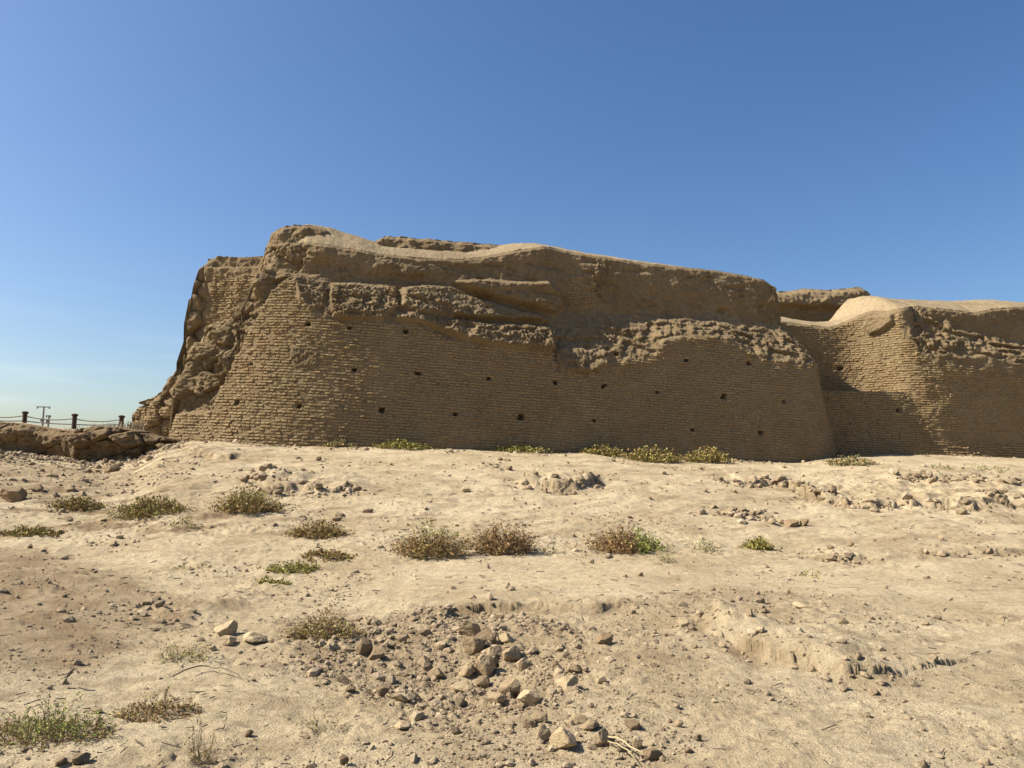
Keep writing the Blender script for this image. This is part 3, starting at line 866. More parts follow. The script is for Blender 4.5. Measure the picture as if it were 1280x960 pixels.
# ---- the broken stub behind the bastion's left end
ST = Sweep([(-16.3, 37.0), (-16.75, 35.0), (-16.6, 33.9), (-15.8, 33.45), (-13.5, 33.0), (-11.0, 32.6), (-8.6, 32.5)], 3.2, 0.10, (-16.8, -8.5), 0.04)
st_edge = interp_curve(ST, [(160, 536), (170, 522), (180, 510), (190, 501), (203, 490), (212, 478), (222, 468), (232, 452), (238, 436), (243, 420), (246, 395), (247, 366), (252, 348), (257, 330), (262, 325), (275, 322), (300, 323), (325, 322), (360, 318)], 0.4)
st_l = ST.szl([(247, 470), (252, 430), (258, 400), (262, 350)], 0.3)
def st_feat(s, z):
    n_mid = fbm(s * 1.2, z * 1.2, 13, 5, 102); n_hi = fbm(s * 5, z * 5, 17, 4, 103)
    d1, e1, c1 = worley(s, z * 0.8, 19, 1.5)
    ze = st_edge(s)
    lx = np.interp(z, st_l[:, 1], st_l[:, 0])
    lft = sstep(0.35, -0.25, s - lx)
    off = 0.16 * n_mid + 0.09 * n_hi - 0.35 * sstep(0.45, 0.0, ze - z) * lft
    off = off + lft * (0.20 * (1 - np.minimum(d1 * 1.4, 1)) + 0.42 * c1 - 0.15 * sstep(0.12, 0, e1) - 0.2)
    q = ST.sz(290, 336, back=0.3)[1]
    off = off - 0.22 * sstep(q - 0.04, q + 0.06, z) * (1 - lft)
    return off
ST.feat = st_feat
stub = empty('ruined_wall_stub', (-13.5, 33.0, 3.2), 'broken ragged stub of mud brick wall rising behind the bastion\'s left end', 'ruin')
f_, c_ = ST.build('wall_face', st_edge, lambda s: st_edge(s) + 0.08, 2.4, (-0.1, 0.995), 0.7, 4.5, 170, stub)
settle(f_, stub); settle(c_, stub)
q0 = ST.sz(290, 345, back=0.3)[1]
def st_mask(s, z):
    lx = np.interp(z, st_l[:, 1], st_l[:, 0])
    return (((s > lx + 0.35) & (z < q0 - 0.05)) | (z < ST.sz(200, 505)[1])) & (z < st_edge(s) - 0.15)
S, Z, Wd = lay_bricks(ST, ST.s[0] + 1.5, ST.s[-1] - 0.5, 2.4, 10, st_mask, lambda s: -0.012 * (s - 4), seed=9)
settle(brick_mass('brick_courses', *brick_verts(ST, S, Z, Wd, 11), stub), stub)

# ---- the tower and recessed curtain on the right
TW = Sweep([(10.5, 37.3), (13.0, 37.6), (15.4, 37.9), (16.7, 37.8), (17.6, 36.9), (18.3, 35.95), (19.1, 35.6), (20.5, 35.6), (25.0, 36.4), (31.0, 37.6), (40.0, 39.6)],
           4.4, 0.06, (10.5, 40), 0.04, 0.5)
tw_edge = interp_curve(TW, [(960, 400), (1000, 406), (1030, 409), (1045, 407), (1062, 400), (1078, 393), (1092, 389), (1110, 389), (1128, 386), (1142, 378), (1160, 376), (1185, 379), (1210, 381),
                            (1236, 385), (1244, 384), (1262, 380), (1290, 378), (1340, 380)], 0.3)
tw_ridge = interp_curve(TW, [(960, 396), (1062, 405), (1094, 401), (1114, 392), (1128, 381), (1142, 369), (1150, 369), (1200, 371), (1240, 369), (1280, 373), (1340, 378)], 3.0)
TP = [([(1086, 396), (1118, 392), (1120, 404), (1104, 416), (1088, 420), (1078, 410)], 0.25, 0.15, 0.05)]
TP = [(TW.szl(p, 0.1), a, w, r) for p, a, w, r in TP]
tE1 = interp_curve(TW, [(1110, 395), (1130, 418), (1150, 440), (1165, 446), (1200, 446), (1250, 452), (1300, 458)], 0.1)   # underside of the eroded ledge
tE2 = interp_curve(TW, [(1110, 390), (1140, 388), (1165, 390), (1185, 396), (1210, 406), (1250, 420), (1300, 428)], 0.4)
tS = TW.sz(1135, 430)[0]
def tw_feat(s, z):
    n_mid = fbm(s * 1.2, z * 1.6, 23, 5, 202); n_hi = fbm(s * 5, z * 6, 27, 4, 203); n_st = fbm(s * 0.8, z * 4.5, 2, 4, 204)
    on = sstep(tS - 0.5, tS + 0.8, s)
    wob = 0.12 * n_mid
    u = (z + wob - tE1(s)) / np.maximum(tE2(s) - tE1(s), 0.3)
    sl = np.exp(-((u - 0.45) / 0.6) ** 2) * on
    n_gr = fbm(s * 11.0, z * 12.0, 4, 3, 206); wd1, we1, wc1 = worley(s + 0.1 * n_mid, z * 1.3, 7, 2.4)
    off = on * (-1.15 * np.clip(u + 0.10 * np.sin(u * 12 + 8 * n_mid), 0, 1.1))
    off = off + sl * (0.12 * n_mid + 0.06 * n_hi + 0.12 * n_st + 0.06 * n_gr + 0.03 * wc1 + 0.13 * fbm(s * 2.6 + 0.4 * n_mid, z * 6.5, 9, 5, 216, 0.62)) + 0.02 * n_mid
    off = off + on * sstep(0.25, -0.1, u) * sstep(-2.4, -0.2, u) * 0.07 * n_mid * 2
    ze = tw_edge(s)
    off = off + on * sstep(0.9, 1.1, u) * (0.08 * n_mid + 0.07 * n_st + 0.05 * n_hi + 0.03 * n_gr)
    off = off - 0.12 * sstep(0.18, 0, ze - z) + 0.05 * n_hi * sstep(0.5, 0, ze - z)
    for poly, a, w, r in TP:
        d = poly_sdf(s, z, poly) + 0.05 * n_mid
        k = sstep(0.05, -w, d)
        off = off + k * (a + r * n_hi * 2)
    hs, hz = TW_H
    off = off - 0.3 * sstep(0.12, 0.07, np.abs(s - hs)) * sstep(0.11, 0.06, np.abs(z - hz))
    return off
TW_H = TW.sz(1050, 461)
TW.feat = tw_feat
tower = empty('ruined_tower', (20, 37, 2.6), 'sunlit rounded corner tower of mud brick with sandy top, right of the bastion', 'ruin')
f_, c_ = TW.build('wall_face', tw_edge, lambda s: np.maximum(tw_ridge(s), tw_edge(s) + 0.02), 2.0, (-0.15, 0.989), 3.0, 8.0, 190, tower,
                  dirt=lambda s, z: 0.5 * sstep(0.0, 0.4, fbm(s * 0.8, z, 0, 4, 78)) * (z > tE1(s) - 1.2) * (s > tS))
settle(f_, tower); settle(c_, tower)
def tw_mask(s, z):
    d = poly_sdf(s, z, TP[0][0])
    k = (z < tw_edge(s) - 0.1) & (d > 0.05)
    ulow = np.where(s > tS - 0.3, z < tE1(s) - 0.05 - 0.5 * np.clip(fbm(s * 1.5, z * 1.5, 0, 3, 4) + 0.6, 0, 1) * (s > tS + 0.8), True)
    hs, hz = TW_H
    return k & ulow & ~((np.abs(s - hs) < 0.2) & (np.abs(z - hz) < 0.09))
S, Z, Wd = lay_bricks(TW, 0.5, TW.s[-1] - 8, 4.0, 9.5, tw_mask, lambda s: -0.01 * (s - 8), bw=0.21, seed=14)
settle(brick_mass('brick_courses', *brick_verts(TW, S, Z, Wd, 15), tower), tower)

# ---- the low wall across the foot of the recess and tower
LW = Sweep([(11.5, 34.3), (14.0, 34.45), (17.0, 34.85), (21.0, 35.4), (26.0, 36.25), (32.0, 37.5), (40.0, 39.3)], 2.4, 0.235, (11.5, 40), 0.05)
lw_edge = interp_curve(LW, [(1000, 487), (1040, 489), (1100, 490), (1150, 491), (1170, 498), (1190, 506), (1215, 514), (1240, 527), (1265, 540), (1290, 553), (1340, 565)], 0.2)
LWH = LW.szl([(1174, 549), (1256, 555), (1124, 514), (1021, 547)])
def lw_feat(s, z):
    n_mid = fbm(s * 1.2, z * 1.6, 33, 5, 302); n_hi = fbm(s * 5, z * 6, 37, 4, 303)
    ze = lw_edge(s)
    ext = sstep(LW.sz(1120, 520)[0], LW.sz(1200, 520)[0], s)
    off = 0.04 * n_mid + 0.015 * n_hi - 0.10 * ext * np.maximum(z - 2.4, 0)
    off = off - ext * (0.25 * sstep(0.5, 0.0, ze - z) - 0.22 * sstep(0.5, 0, ze - z) * (n_mid + n_hi))
    off = off + ext * 0.10 * np.maximum(fbm(s * 1.1, z * 3, 1, 4, 305) - 0.12, 0) * 3
    for hs, hz in LWH:
        off = off - 0.35 * sstep(0.13, 0.08, np.abs(s - hs)) * sstep(0.13, 0.08, np.abs(z - hz))
    return off
LW.feat = lw_feat
low = empty('low_brick_wall', (18, 35.9, 2.4), 'low wall of coursed mud brick at foot of the tower, sunlit flecks on its courses', 'wall')
f_, c_ = LW.build('wall_face', lw_edge, lambda s: lw_edge(s) + 0.03, 1.6, (-0.15, 0.989), 2.5, 4.6, 75, low)
settle(f_, low); settle(c_, low)
def lw_mask(s, z):
    k = z < lw_edge(s) - 0.07
    k &= ~(fbm(s * 1.1, z * 3, 1, 4, 305) > 0.30)
    for hs, hz in LWH: k &= ~((np.abs(s - hs) < 0.22) & (np.abs(z - hz) < 0.10))
    return k
S, Z, Wd = lay_bricks(LW, 0.3, LW.s[-1] - 7, 1.7, 6.0, lw_mask, lambda s: -0.012 * (s - 6), bw=0.21, seed=16)
settle(brick_mass('brick_courses', *brick_verts(LW, S, Z, Wd, 17, proud=0.055), low), low)

# ---- the eroded block on top, between bastion and tower
BK = Sweep([(12.2, 45.5), (12.6, 44.0), (14.2, 43.2), (17.0, 43.4), (19.4, 43.6), (20.5, 44.0), (21.0, 45.5)], 8.0, 0.05, (12.6, 20.8), 0.05)
bk_edge = interp_curve(BK, [(960, 366), (985, 364), (1005, 361), (1030, 363), (1055, 361), (1078, 359), (1086, 361), (1092, 370), (1098, 380)], 0.3)
def bk_feat(s, z):
    n_mid = fbm(s * 1.1, z * 1.4, 43, 5, 402); n_hi = fbm(s * 4, z * 6, 47, 4, 403)
    zt = bk_edge(s)
    zm = BK.sz(1035, 385)[1] + 0.25 * n_mid
    return 0.22 * n_mid + 0.14 * n_hi + 0.55 * sstep(zm - 0.15, zm + 0.1, z) - 0.45 * sstep(0.35, 0.0, zt - z) - 0.3 * sstep(zm + 0.2, zt, z)
BK.feat = bk_feat
block = empty('eroded_block', (16.5, 43.5, 7.0), 'eroded undercut mud block on the skyline between the bastion and the tower', 'ruin')
f_, c_ = BK.build('wall_face', bk_edge, lambda s: bk_edge(s) + 0.05, 5.0, (0, 1), 1.0, 4.0, 110, block)
settle(f_, block); settle(c_, block)

# ---- two remnants of the parapet standing on the bastion's capping
def remnant(plan, z0, vis, edge_px, back, zbot, seed, label, D=(-0.243, 0.970), deep=1.4):
    sw = Sweep(plan, z0, 0.25, vis, 0.04)
    ed = interp_curve(sw, edge_px, back)
    def feat(s, z):
        n_mid = fbm(s * 1.4, z * 2.0, seed, 5, seed); n_hi = fbm(s * 5, z * 6, seed + 4, 4, seed + 1)
        d1, e1, c1 = worley(s, z * 1.4, seed, 1.8)
        return 0.16 * n_mid + 0.08 * n_hi + 0.18 * (1 - np.minimum(d1 * 1.3, 1)) * c1 - 0.25 * sstep(0.25, 0, ed(s) - z)
    sw.feat = feat
    root = empty('parapet_remnant', (plan[1][0], plan[1][1], zbot), label, 'ruin')
    f, c = sw.build('wall_face', ed, lambda s: ed(s) + 0.04, zbot, D, 0.5, deep, 60, root, capn=20)
    settle(f, root); settle(c, root)
def zat(px, py, Y): return float(at_Y(px, py, Y)[2])
remnant([(-6.3, 32.6), (-6.25, 31.6), (-5.7, 31.25), (-3.6, 31.6), (-1.6, 32.1), (-0.4, 32.45), (0.8, 32.8), (1.0, 33.7)], 9.5, (-6.3, 0.95),
        [(455, 303), (463, 297), (478, 294), (500, 295), (530, 298), (570, 301), (610, 304), (640, 306), (660, 311)], 0.1, zat(540, 330, 32), 601,
        'dark eroded parapet strip standing on the bastion\'s sandy top')
remnant([(-10.6, 31.5), (-10.35, 30.5), (-9.6, 29.9), (-8.4, 30.0), (-7.4, 30.4), (-6.9, 31.2)], 9.0, (-10.6, -6.9),
        [(318, 330), (326, 318), (334, 308), (340, 294), (350, 283), (366, 280), (388, 280), (404, 284), (416, 291), (424, 301)], 0.1, zat(370, 350, 30), 607,
        'knobby mud hump forming the bastion\'s highest point at its left end')

# ---- earth bank below the fence on the left
EB = Sweep([(-34.0, 28.0), (-26.0, 28.3), (-20.0, 28.4), (-17.5, 28.7), (-16.3, 28.3), (-15.2, 28.1), (-13.8, 28.25), (-12.6, 28.7), (-11.6, 29.2)], 2.2, 0.05, (-34, -11.6), 0.035)
eb_edge = interp_curve(EB, [(-300, 524), (-40, 526), (0, 528), (20, 530), (42, 533), (62, 537), (90, 540), (105, 538), (125, 534), (150, 535), (168, 540), (190, 545), (215, 550), (232, 554), (245, 557)], 0.1)
sm = EB.sz(98, 555)[0]
def eb_feat(s, z):
    n_mid = fbm(s * 1.1, z * 1.4, 53, 5, 502); n_hi = fbm(s * 5, z * 6, 57, 4, 503)
    d1, e1, c1 = worley(s + 0.1 * n_mid, z * 1.2, 59, 2.0)
    rgt = sstep(sm - 0.3, sm + 0.3, s)
    ze = eb_edge(s)
    d2_, e2_, c2_ = worley(s + 0.2 * n_mid + 0.05 * n_hi, z * 1.3 + 0.15 * n_mid, 61, 1.3)
    lump = 0.20 * (1 - np.minimum(d1 * 1.3, 1)) + 0.42 * c2_ * sstep(0, 0.3, e2_ + 0.1) - 0.05 * sstep(0.12, 0, e2_) + 0.16 * n_hi + 0.10 * n_mid
    zr = ze - z
    off = 0.16 * n_mid + 0.05 * n_hi + rgt * lump + (1 - rgt) * (0.30 * sstep(0.9, 0.3, zr)) - 0.22 * sstep(0.25, 0, zr)
    return off + rgt * 0.3 * sstep(1.2, 0.5, zr) + (1 - rgt) * (0.14 * n_mid + 0.06 * n_hi - 0.08 * sstep(0.08, 0, e2_))
EB.feat = eb_feat
ebv = None
def build_bank():
    s = EB.s; nt = 70
    ze = eb_edge(s) + 0.10 * fbm(s * 1.5, 0, 0, 4, 63) + 0.05 * fbm(s * 5, 0, 0, 3, 64)
    zb = macro(EB.P[:, 0], EB.P[:, 1] - 0.3) - 0.35
    t = np.linspace(0, 1, nt)
    Zg = zb[:, None] + np.maximum(ze - zb, 0.1)[:, None] * t
    V = EB.surf(np.repeat(s[:, None], nt, 1).ravel(), Zg.ravel()).reshape(len(s), nt, 3)
    E = V[:, -1]
    c = np.linspace(0, 1, 20)[1:]
    Cc = np.stack([np.stack([E[:, 0], E[:, 1] + 2.6 * k, E[:, 2] + 0.05 * math.sin(k * 3.1) - 0.35 * k ** 3 + 0.05 * fbm(E[:, 0] * 1.5, E[:, 1] + k * 4, 0, 3, 4)], -1) for k in c], 1)
    A = np.concatenate([V, Cc], 1)
    o = mesh_np('earth_bank', A.reshape(-1, 3), grid_faces(len(s), nt + 19), M['bank'], attrs={'dirt': np.clip(0.6 * fbm(A[..., 0] * .7, A[..., 1], A[..., 2] * 1.2, 4, 6), 0, 1).ravel()})
    tag(o, kind='structure')
build_bank()

# ------------------------------------------------------------------ rope fence and far poles
def top_z(px, py, Y): return at_Y(px, py, Y)
fence = None
FY = 31.2
posts = [(-32, 512, 531), (30, 514, 533), (92, 517, 538), (151, 519, 537)]
pb = [at_Y(px, b, FY) for px, t, b in posts]; pt = [at_Y(px, t, FY) for px, t, b in posts]
fence = empty('rope_fence', tuple(pb[1]), 'low fence of dark capped posts and two slack ropes on the earth bank', 'fence')
for b, t in zip(pb, pt):
    m = MB(); h = t[2] - b[2]
    m.tube([(b[0], b[1], b[2] - 0.3), (b[0], b[1], t[2] - 0.10)], [0.085, 0.085], 10)
    p = settle(m.build('post', M['post'], fence), fence)
    m = MB(); m.tube([(b[0], b[1], t[2] - 0.10), (b[0], b[1], t[2] - 0.085), (b[0], b[1], t[2] - 0.03), (b[0], b[1], t[2])], [0.10, 0.125, 0.125, 0.05], 10)
    m.build('cap', M['post'], p)
for i in range(3):
    for k, sag in ((0.70, 0.10), (0.36, 0.03)):
        m = MB()
        A = pb[i] + (pt[i] - pb[i]) * k; B = pb[i + 1] + (pt[i + 1] - pb[i + 1]) * k
        pts = []
        for q in np.linspace(0, 1, 13):
            p = A + (B - A) * q
            pts.append((p[0], p[1] - 0.02, p[2] - sag * 4 * q * (1 - q)))
        m.tube(pts, 0.022, 6)
        settle(m.build('rope', M['rope'], fence), fence)

def utility_pole(px, ytop, ybot, Y, arm, label, stepped=False):
    a = at_Y(px, ytop, Y); b = at_Y(px - 1.5, ybot + 8, Y)
    root = empty('utility_pole', (b[0], b[1], b[2]), label, 'pole', 'poles beyond the fence')
    k = Y / F
    m = MB(); m.tube([(b[0], b[1], b[2]), (b[0], b[1], a[2])], [1.3 * k, 0.8 * k], 10)
    settle(m.build('pole', M['pole'], root), root)
    m = MB(); m.box((b[0], b[1] - 1.2 * k, a[2] - 0.8 * k), (arm * k, 0.5 * k, 0.55 * k))
    settle(m.build('crossarm', M['steel'], root), root)
    for sx in (-1, 1):
        m = MB(); x = b[0] + sx * (arm - 0.8) * k
        m.tube([(x, b[1] - 1.2 * k, a[2] - 0.8 * k), (x, b[1] - 1.2 * k, a[2] - 2.0 * k), (x, b[1] - 1.2 * k, a[2] - 3.0 * k)], [0.5 * k, 1.0 * k, 0.8 * k], 8)
        settle(m.build('insulator', M['steel'], root), root)
    m = MB(); m.box((b[0], b[1] - 1.4 * k, b[2] + 13 * k), (1.9 * k, 1.0 * k, 2.0 * k))
    settle(m.build('equipment_box', M['steel'], root), root)
utility_pole(54, 508, 530, 190, 8.3, 'tall T-shaped utility pole between the first two fence posts')
utility_pole(61, 519, 532, 300, 3.2, 'smaller farther utility pole just right of the tall T-shaped one')

# ------------------------------------------------------------------ rocks and clods
def ico(sub):
    me = bpy.data.meshes.new('tmp')
    import bmesh
    bm = bmesh.new()
    bmesh.ops.create_icosphere(bm, subdivisions=sub, radius=1.0)
    V = np.array([v.co[:] for v in bm.verts]); Fc = np.array([[v.index for v in f.verts] for f in bm.faces])
    bm.free(); bpy.data.meshes.remove(me)
    return V, Fc
def hewn(sub, seed, cuts=9, nz=0.10):
    g = np.random.default_rng(seed)
    V, Fc = ico(sub)
    for _ in range(cuts):
        n = g.normal(size=3); n /= np.linalg.norm(n)
        d = g.uniform(0.42, 0.80)
        V = V - n * np.maximum(V @ n - d, 0)[:, None] * 0.92
    r = 1 + nz * fbm(V[:, 0] * 1.4 + seed, V[:, 1] * 1.4, V[:, 2] * 1.4, 4, seed) + 0.4 * nz * fbm(V[:, 0] * 5 + seed, V[:, 1] * 5, V[:, 2] * 5, 3, seed + 3)
    V = V * r[:, None]
    return V / np.abs(V).max(0), Fc
ROCKM = []
for i in range(10):
    V, Fc = hewn(4, 100 + i, 11, 0.20)
    o = mesh_np('rock', V, Fc, M['rock'], smooth=False)
    for p in o.data.polygons: p.use_smooth = False
    ROCKM.append(o.data)
    bpy.data.objects.remove(o)

ROCKS = [  # px centre, bottom, width, height in pixels, tilt, label
    (586, 796, 28, 28, 0.2, 'rounded upright clod topping the rubble heap'),
    (590, 817, 32, 28, 0.1, 'square brown clod just below the top clod of the rubble heap'),
    (608, 806, 30, 20, 0.0, 'wide clod behind the square brown clod in the rubble heap'),
    (633, 806, 22, 15, 0.0, 'pale flat clod at the upper right rim of the rubble heap'),
    (603, 845, 30, 38, 0.5, 'tallest upright block in the middle of the rubble heap'),
    (584, 846, 24, 18, 0.2, 'rounded clod left of the tall tallest block in the rubble'),
    (620, 822, 30, 15, 0.1, 'long flat clod lying just behind the tallest block'),
    (637, 830, 26, 24, 0.3, 'blunt clod right of the tallest block in the rubble heap'),
    (652, 840, 17, 18, 0.4, 'small sharp wedge stone on the right edge of the rubble heap'),
    (639, 872, 30, 25, 0.1, 'rounded cracked clod near the bottom edge of the rubble heap'),
    (662, 882, 29, 24, 0.0, 'cube-like pale clod, lowest right of the rubble heap'),
    (605, 862, 20, 20, 0.3, 'dark angular clod below the tallest block'),
    (578, 866, 30, 15, 0.1, 'low pale slab at the lower left of the tallest block'),
    (708, 862, 32, 17, 0.0, 'flat-bottomed pale clod lying apart, right of the rubble heap'),
    (716, 844, 22, 15, 0.1, 'dark rounded stone above the pale clod right of the heap'),
    (695, 838, 11, 11, 0.2, 'small stone between the heap and the dark rounded stone'),
    (619, 882, 28, 14, 0.1, 'low crumbly clod half sunk below the rubble heap'),
    (751, 856, 15, 10, 0.0, 'small pale stone alone, right of the rubble heap'),
    (756, 806, 24, 12, 0.2, 'dark stone alone on the crumbly slope above right of the rubble heap'),
    (501, 913, 23, 10, 0.1, 'flat pale stone alone below the left end of the rubble'),
    (661, 910, 15, 14, 0.3, 'small wedge stone at the upper left of the front stone cluster'),
    (676, 904, 24, 13, 0.0, 'rough low stone at the back of the front stone cluster'),
    (681, 929, 24, 24, 0.2, 'tall reddish stone left of the biggest stone in the front cluster'),
    (705, 938, 36, 29, 0.0, 'biggest smooth pale stone in the front cluster casting a shadow'),
    (723, 906, 24, 15, 0.4, 'thin pointed slab leaning at the back right of the front cluster'),
    (738, 914, 27, 14, 0.1, 'flat ribbed stone right of the pointed slab in the front cluster'),
    (755, 933, 27, 22, 0.2, 'upright clod at the right end of the front cluster beside a straw stalk'),
    (790, 912, 22, 13, 0.1, 'low dark stone just right of the upright clod of the front cluster'),
    (798, 938, 14, 14, 0.2, 'grey round stone right of the upright clod'),
    (820, 952, 30, 14, 0.1, 'dark jagged stone at the bottom edge right of the straw stalk'),
    (281, 796, 28, 22, 0.3, 'upper stone of the three pale stones left of the rubble'),
    (283, 806, 21, 15, 0.1, 'small bright wedge stone in front of the three pale stones'),
    (313, 806, 36, 15, 0.05, 'long flat pale slab, right one of the three pale stones'),
    (265, 815, 11, 8, 0.1, 'tiny stone below the three pale stones'),
    (366, 799, 26, 15, 0.3, 'dark slanting clod beside the dry shrub left of the rubble'),
    (415, 816, 20, 16, 0.1, 'blocky clod at the left end of the rubble strip'),
    (452, 820, 24, 22, 0.2, 'brown blocky clod in the left part of the rubble strip'),
    (471, 826, 20, 15, 0.2, 'split clod right of the brown blocky one'),
    (489, 811, 16, 11, 0.1, 'small clod in the middle of the rubble strip'),
    (502, 806, 14, 14, 0.4, 'narrow upright clod in the middle of the rubble strip'),
    (478, 868, 18, 12, 0.1, 'brown flat clod below the rubble strip'),
    (439, 866, 14, 9, 0.1, 'small stone left of the brown flat clod'),
    (528, 834, 20, 13, 0.1, 'sloping clod between the rubble strip and the heap'),
    (545, 850, 22, 15, 0.1, 'wide crumbly clod left of the heap\'s slabs'),
    (553, 812, 18, 12, 0.1, 'half buried clod left of the top clod of the heap'),
    (310, 922, 13, 9, 0.2, 'dark small stone in the lower left foreground'),
    (428, 960, 14, 13, 0.3, 'pointed dark stone at the bottom edge'),
    (96, 957, 22, 15, 0.3, 'dark stone at the bottom left edge'),
    (73, 960, 16, 10, 0.1, 'small stone left of the dark bottom left stone'),
    (122, 893, 15, 7, 0.0, 'flat stone right of the green foreground shrub'),
    (12, 628, 36, 25, 0.2, 'large dark block at the left edge below the bank'),
    (137, 592, 23, 13, 0.1, 'dark boulder below the lumpy end of the bank'),
    (46, 615, 20, 10, 0.1, 'low stone right of the large dark block'),
    (87, 616, 14, 10, 0.1, 'stone on bare ground above the low tufts at left'),
    (63, 598, 16, 8, 0.0, 'stone below the smooth left stretch of the bank'),
    (100, 602, 10, 5, 0.0, 'flat stone between the boulder and the low tufts'),
    (580, 617, 15, 8, 0.0, 'pale stone in front of the eroded lip left of the middle'),
    (992, 659, 20, 10, 0.1, 'dark stone pair below the lumps at right, left one'),
    (1005, 659, 12, 12, 0.1, 'rounder right one of the dark stone pair below the lumps'),
    (1063, 685, 9, 8, 0.2, 'small dark stone on the slope above the path at right'),
    (858, 786, 22, 16, 0.4, 'pale clod at the upper tip of the eroded step'),
    (1106, 737, 8, 5, 0.0, 'tiny stone on the path at right'),
    (625, 577, 8, 5, 0.0, 'tiny dark stone near the wall foot in the middle'),
    (636, 578, 6, 4, 0.0, 'tiny dark stone right beside the other near the wall foot'),
    (1003, 762, 26, 9, 0.0, 'pale flat clod in the grey crumbly patch by the path'),
    (848, 910, 16, 10, 0.0, 'low stone on bare soil well right of the front cluster'),
    (874, 928, 12, 9, 0.1, 'small dark stone on bare soil in front at centre right'),
    (460, 642, 14, 6, 0.0, 'dark flat stone above the green bushes'),
    (420, 653, 14, 7, 0.0, 'dark stone above the dry brown tuft'),
    (36, 687, 7, 6, 0.0, 'small dark stone on bare pale soil at far left'),
    (80, 748, 6, 6, 0.1, 'lone pebble on the dark soil at left'),
]
GS = 'loose stones and clods on the ground'
for i, (px, py, w, h, tilt, lab) in enumerate(ROCKS):
    g = on_ground(px, min(py, 958) - 1.5)
    k = g[1] / F
    o = bpy.data.objects.new('rock', ROCKM[i % 10])
    COL.objects.link(o)
    hw = w * k / 2 * 1.03; hh = h * k / 2 * 1.10
    o.scale = (hw, hw * random.uniform(0.75, 1.05), hh)
    o.rotation_euler = (random.uniform(-0.2, 0.2), tilt * random.choice((-1, 1)), random.choice((0, 1.57, 3.14, 4.71)) + random.uniform(-0.3, 0.3))
    if abs(math.sin(o.rotation_euler[2])) > 0.7: o.scale = (o.scale[1], o.scale[0], o.scale[2])
    o.location = (g[0], g[1] + hw * 0.3, g[2] + hh * 0.52)
    v = 0.15 if ('dark' in lab or 'brown' in lab) else 0.9 if ('pale' in lab or 'bright' in lab) else random.uniform(0.4, 0.7)
    if 'left of the dark bottom' in lab or 'above the pale clod' in lab: v = 0.35
    o.color = (v, v, v, 1)
    tag(o, lab, 'stone', GS)

def crumbs(name, n, seed, rfun, sizefun, sub=1, cuts=5):
    g = np.random.default_rng(seed)
    protos = [hewn(sub, 300 + seed + i, cuts, 0.15) for i in range(6)]
    X, Y = rfun(g, n)
    n = len(X)
    size = sizefun(g, X, Y)
    Zg = ground_z(X, Y)
    which = g.integers(0, 6, n)
    Vs, Fs, Ts, off = [], [], [], 0
    for w in range(6):
        id_ = np.where(which == w)[0]
        if not len(id_): continue
        V, Fc = protos[w]
        a = g.uniform(0, 6.28, len(id_)); ca, sa = np.cos(a), np.sin(a)
        sx, sy, sz = size[id_] * g.uniform(0.7, 1.2, len(id_)), size[id_] * g.uniform(0.6, 1.1, len(id_)), size[id_] * g.uniform(0.45, 0.85, len(id_))
        x = V[None, :, 0] * sx[:, None]; y = V[None, :, 1] * sy[:, None]; z = V[None, :, 2] * sz[:, None]
        tl = g.normal(0, 0.35, len(id_))[:, None]
        x, z = x * np.cos(tl) - z * np.sin(tl), x * np.sin(tl) + z * np.cos(tl)
        P = np.stack([X[id_][:, None] + ca[:, None] * x - sa[:, None] * y, Y[id_][:, None] + sa[:, None] * x + ca[:, None] * y, (Zg[id_] + sz * 0.35)[:, None] + z], -1)
        Vs.append(P.reshape(-1, 3))
        Fs.append((Fc[None] + (np.arange(len(id_)) * len(V))[:, None, None] + off).reshape(-1, 3))
        Ts.append(np.repeat(np.clip(g.normal(0.5, 0.22, len(id_)), 0, 1), len(V)))
        off += len(id_) * len(V)
    o = mesh_np(name, np.vstack(Vs), np.vstack(Fs), M['crumb'], smooth=False, attrs={'tint': np.concatenate(Ts)})
    tag(o, kind='stuff')
    return o

def rub_pts(g, n):
    a, b = RUBBLE.min(0), RUBBLE.max(0)
    X = g.uniform(a[0] - 0.2, b[0] + 0.2, n); Y = g.uniform(a[1] - 0.2, b[1] + 0.2, n)
    d = poly_sdf(X, Y, RUBBLE)
    k = g.random(n) < np.exp(-np.maximum(d + 0.05, 0) / 0.12) * (0.25 + 0.75 * sstep(-0.25, 0.15, fbm(X * 1.6, Y * 1.6, 0, 3, 12)))
    return X[k], Y[k]
tag(crumbs('rubble', 6500, 1, rub_pts, lambda g, X, Y: np.clip(0.0095 * (g.pareto(2.0, len(X)) + 1), 0, 0.065), 1, 5),
    'crumbled clay rubble filling the hollow in the foreground', 'rubble')
FRONT = wl([(480, 890), (560, 880), (700, 880), (800, 890), (860, 920), (840, 975), (560, 975), (500, 940)])
def front_pts(g, n):
    a, b = FRONT.min(0), FRONT.max(0)
    X = g.uniform(a[0], b[0], n); Y = g.uniform(a[1], b[1], n)
    k = (poly_sdf(X, Y, FRONT) < 0.05) & (g.random(n) < 0.15 + 0.85 * sstep(0.0, 0.25, fbm(X * 2, Y * 2, 0, 3, 17)))
    return X[k], Y[k]
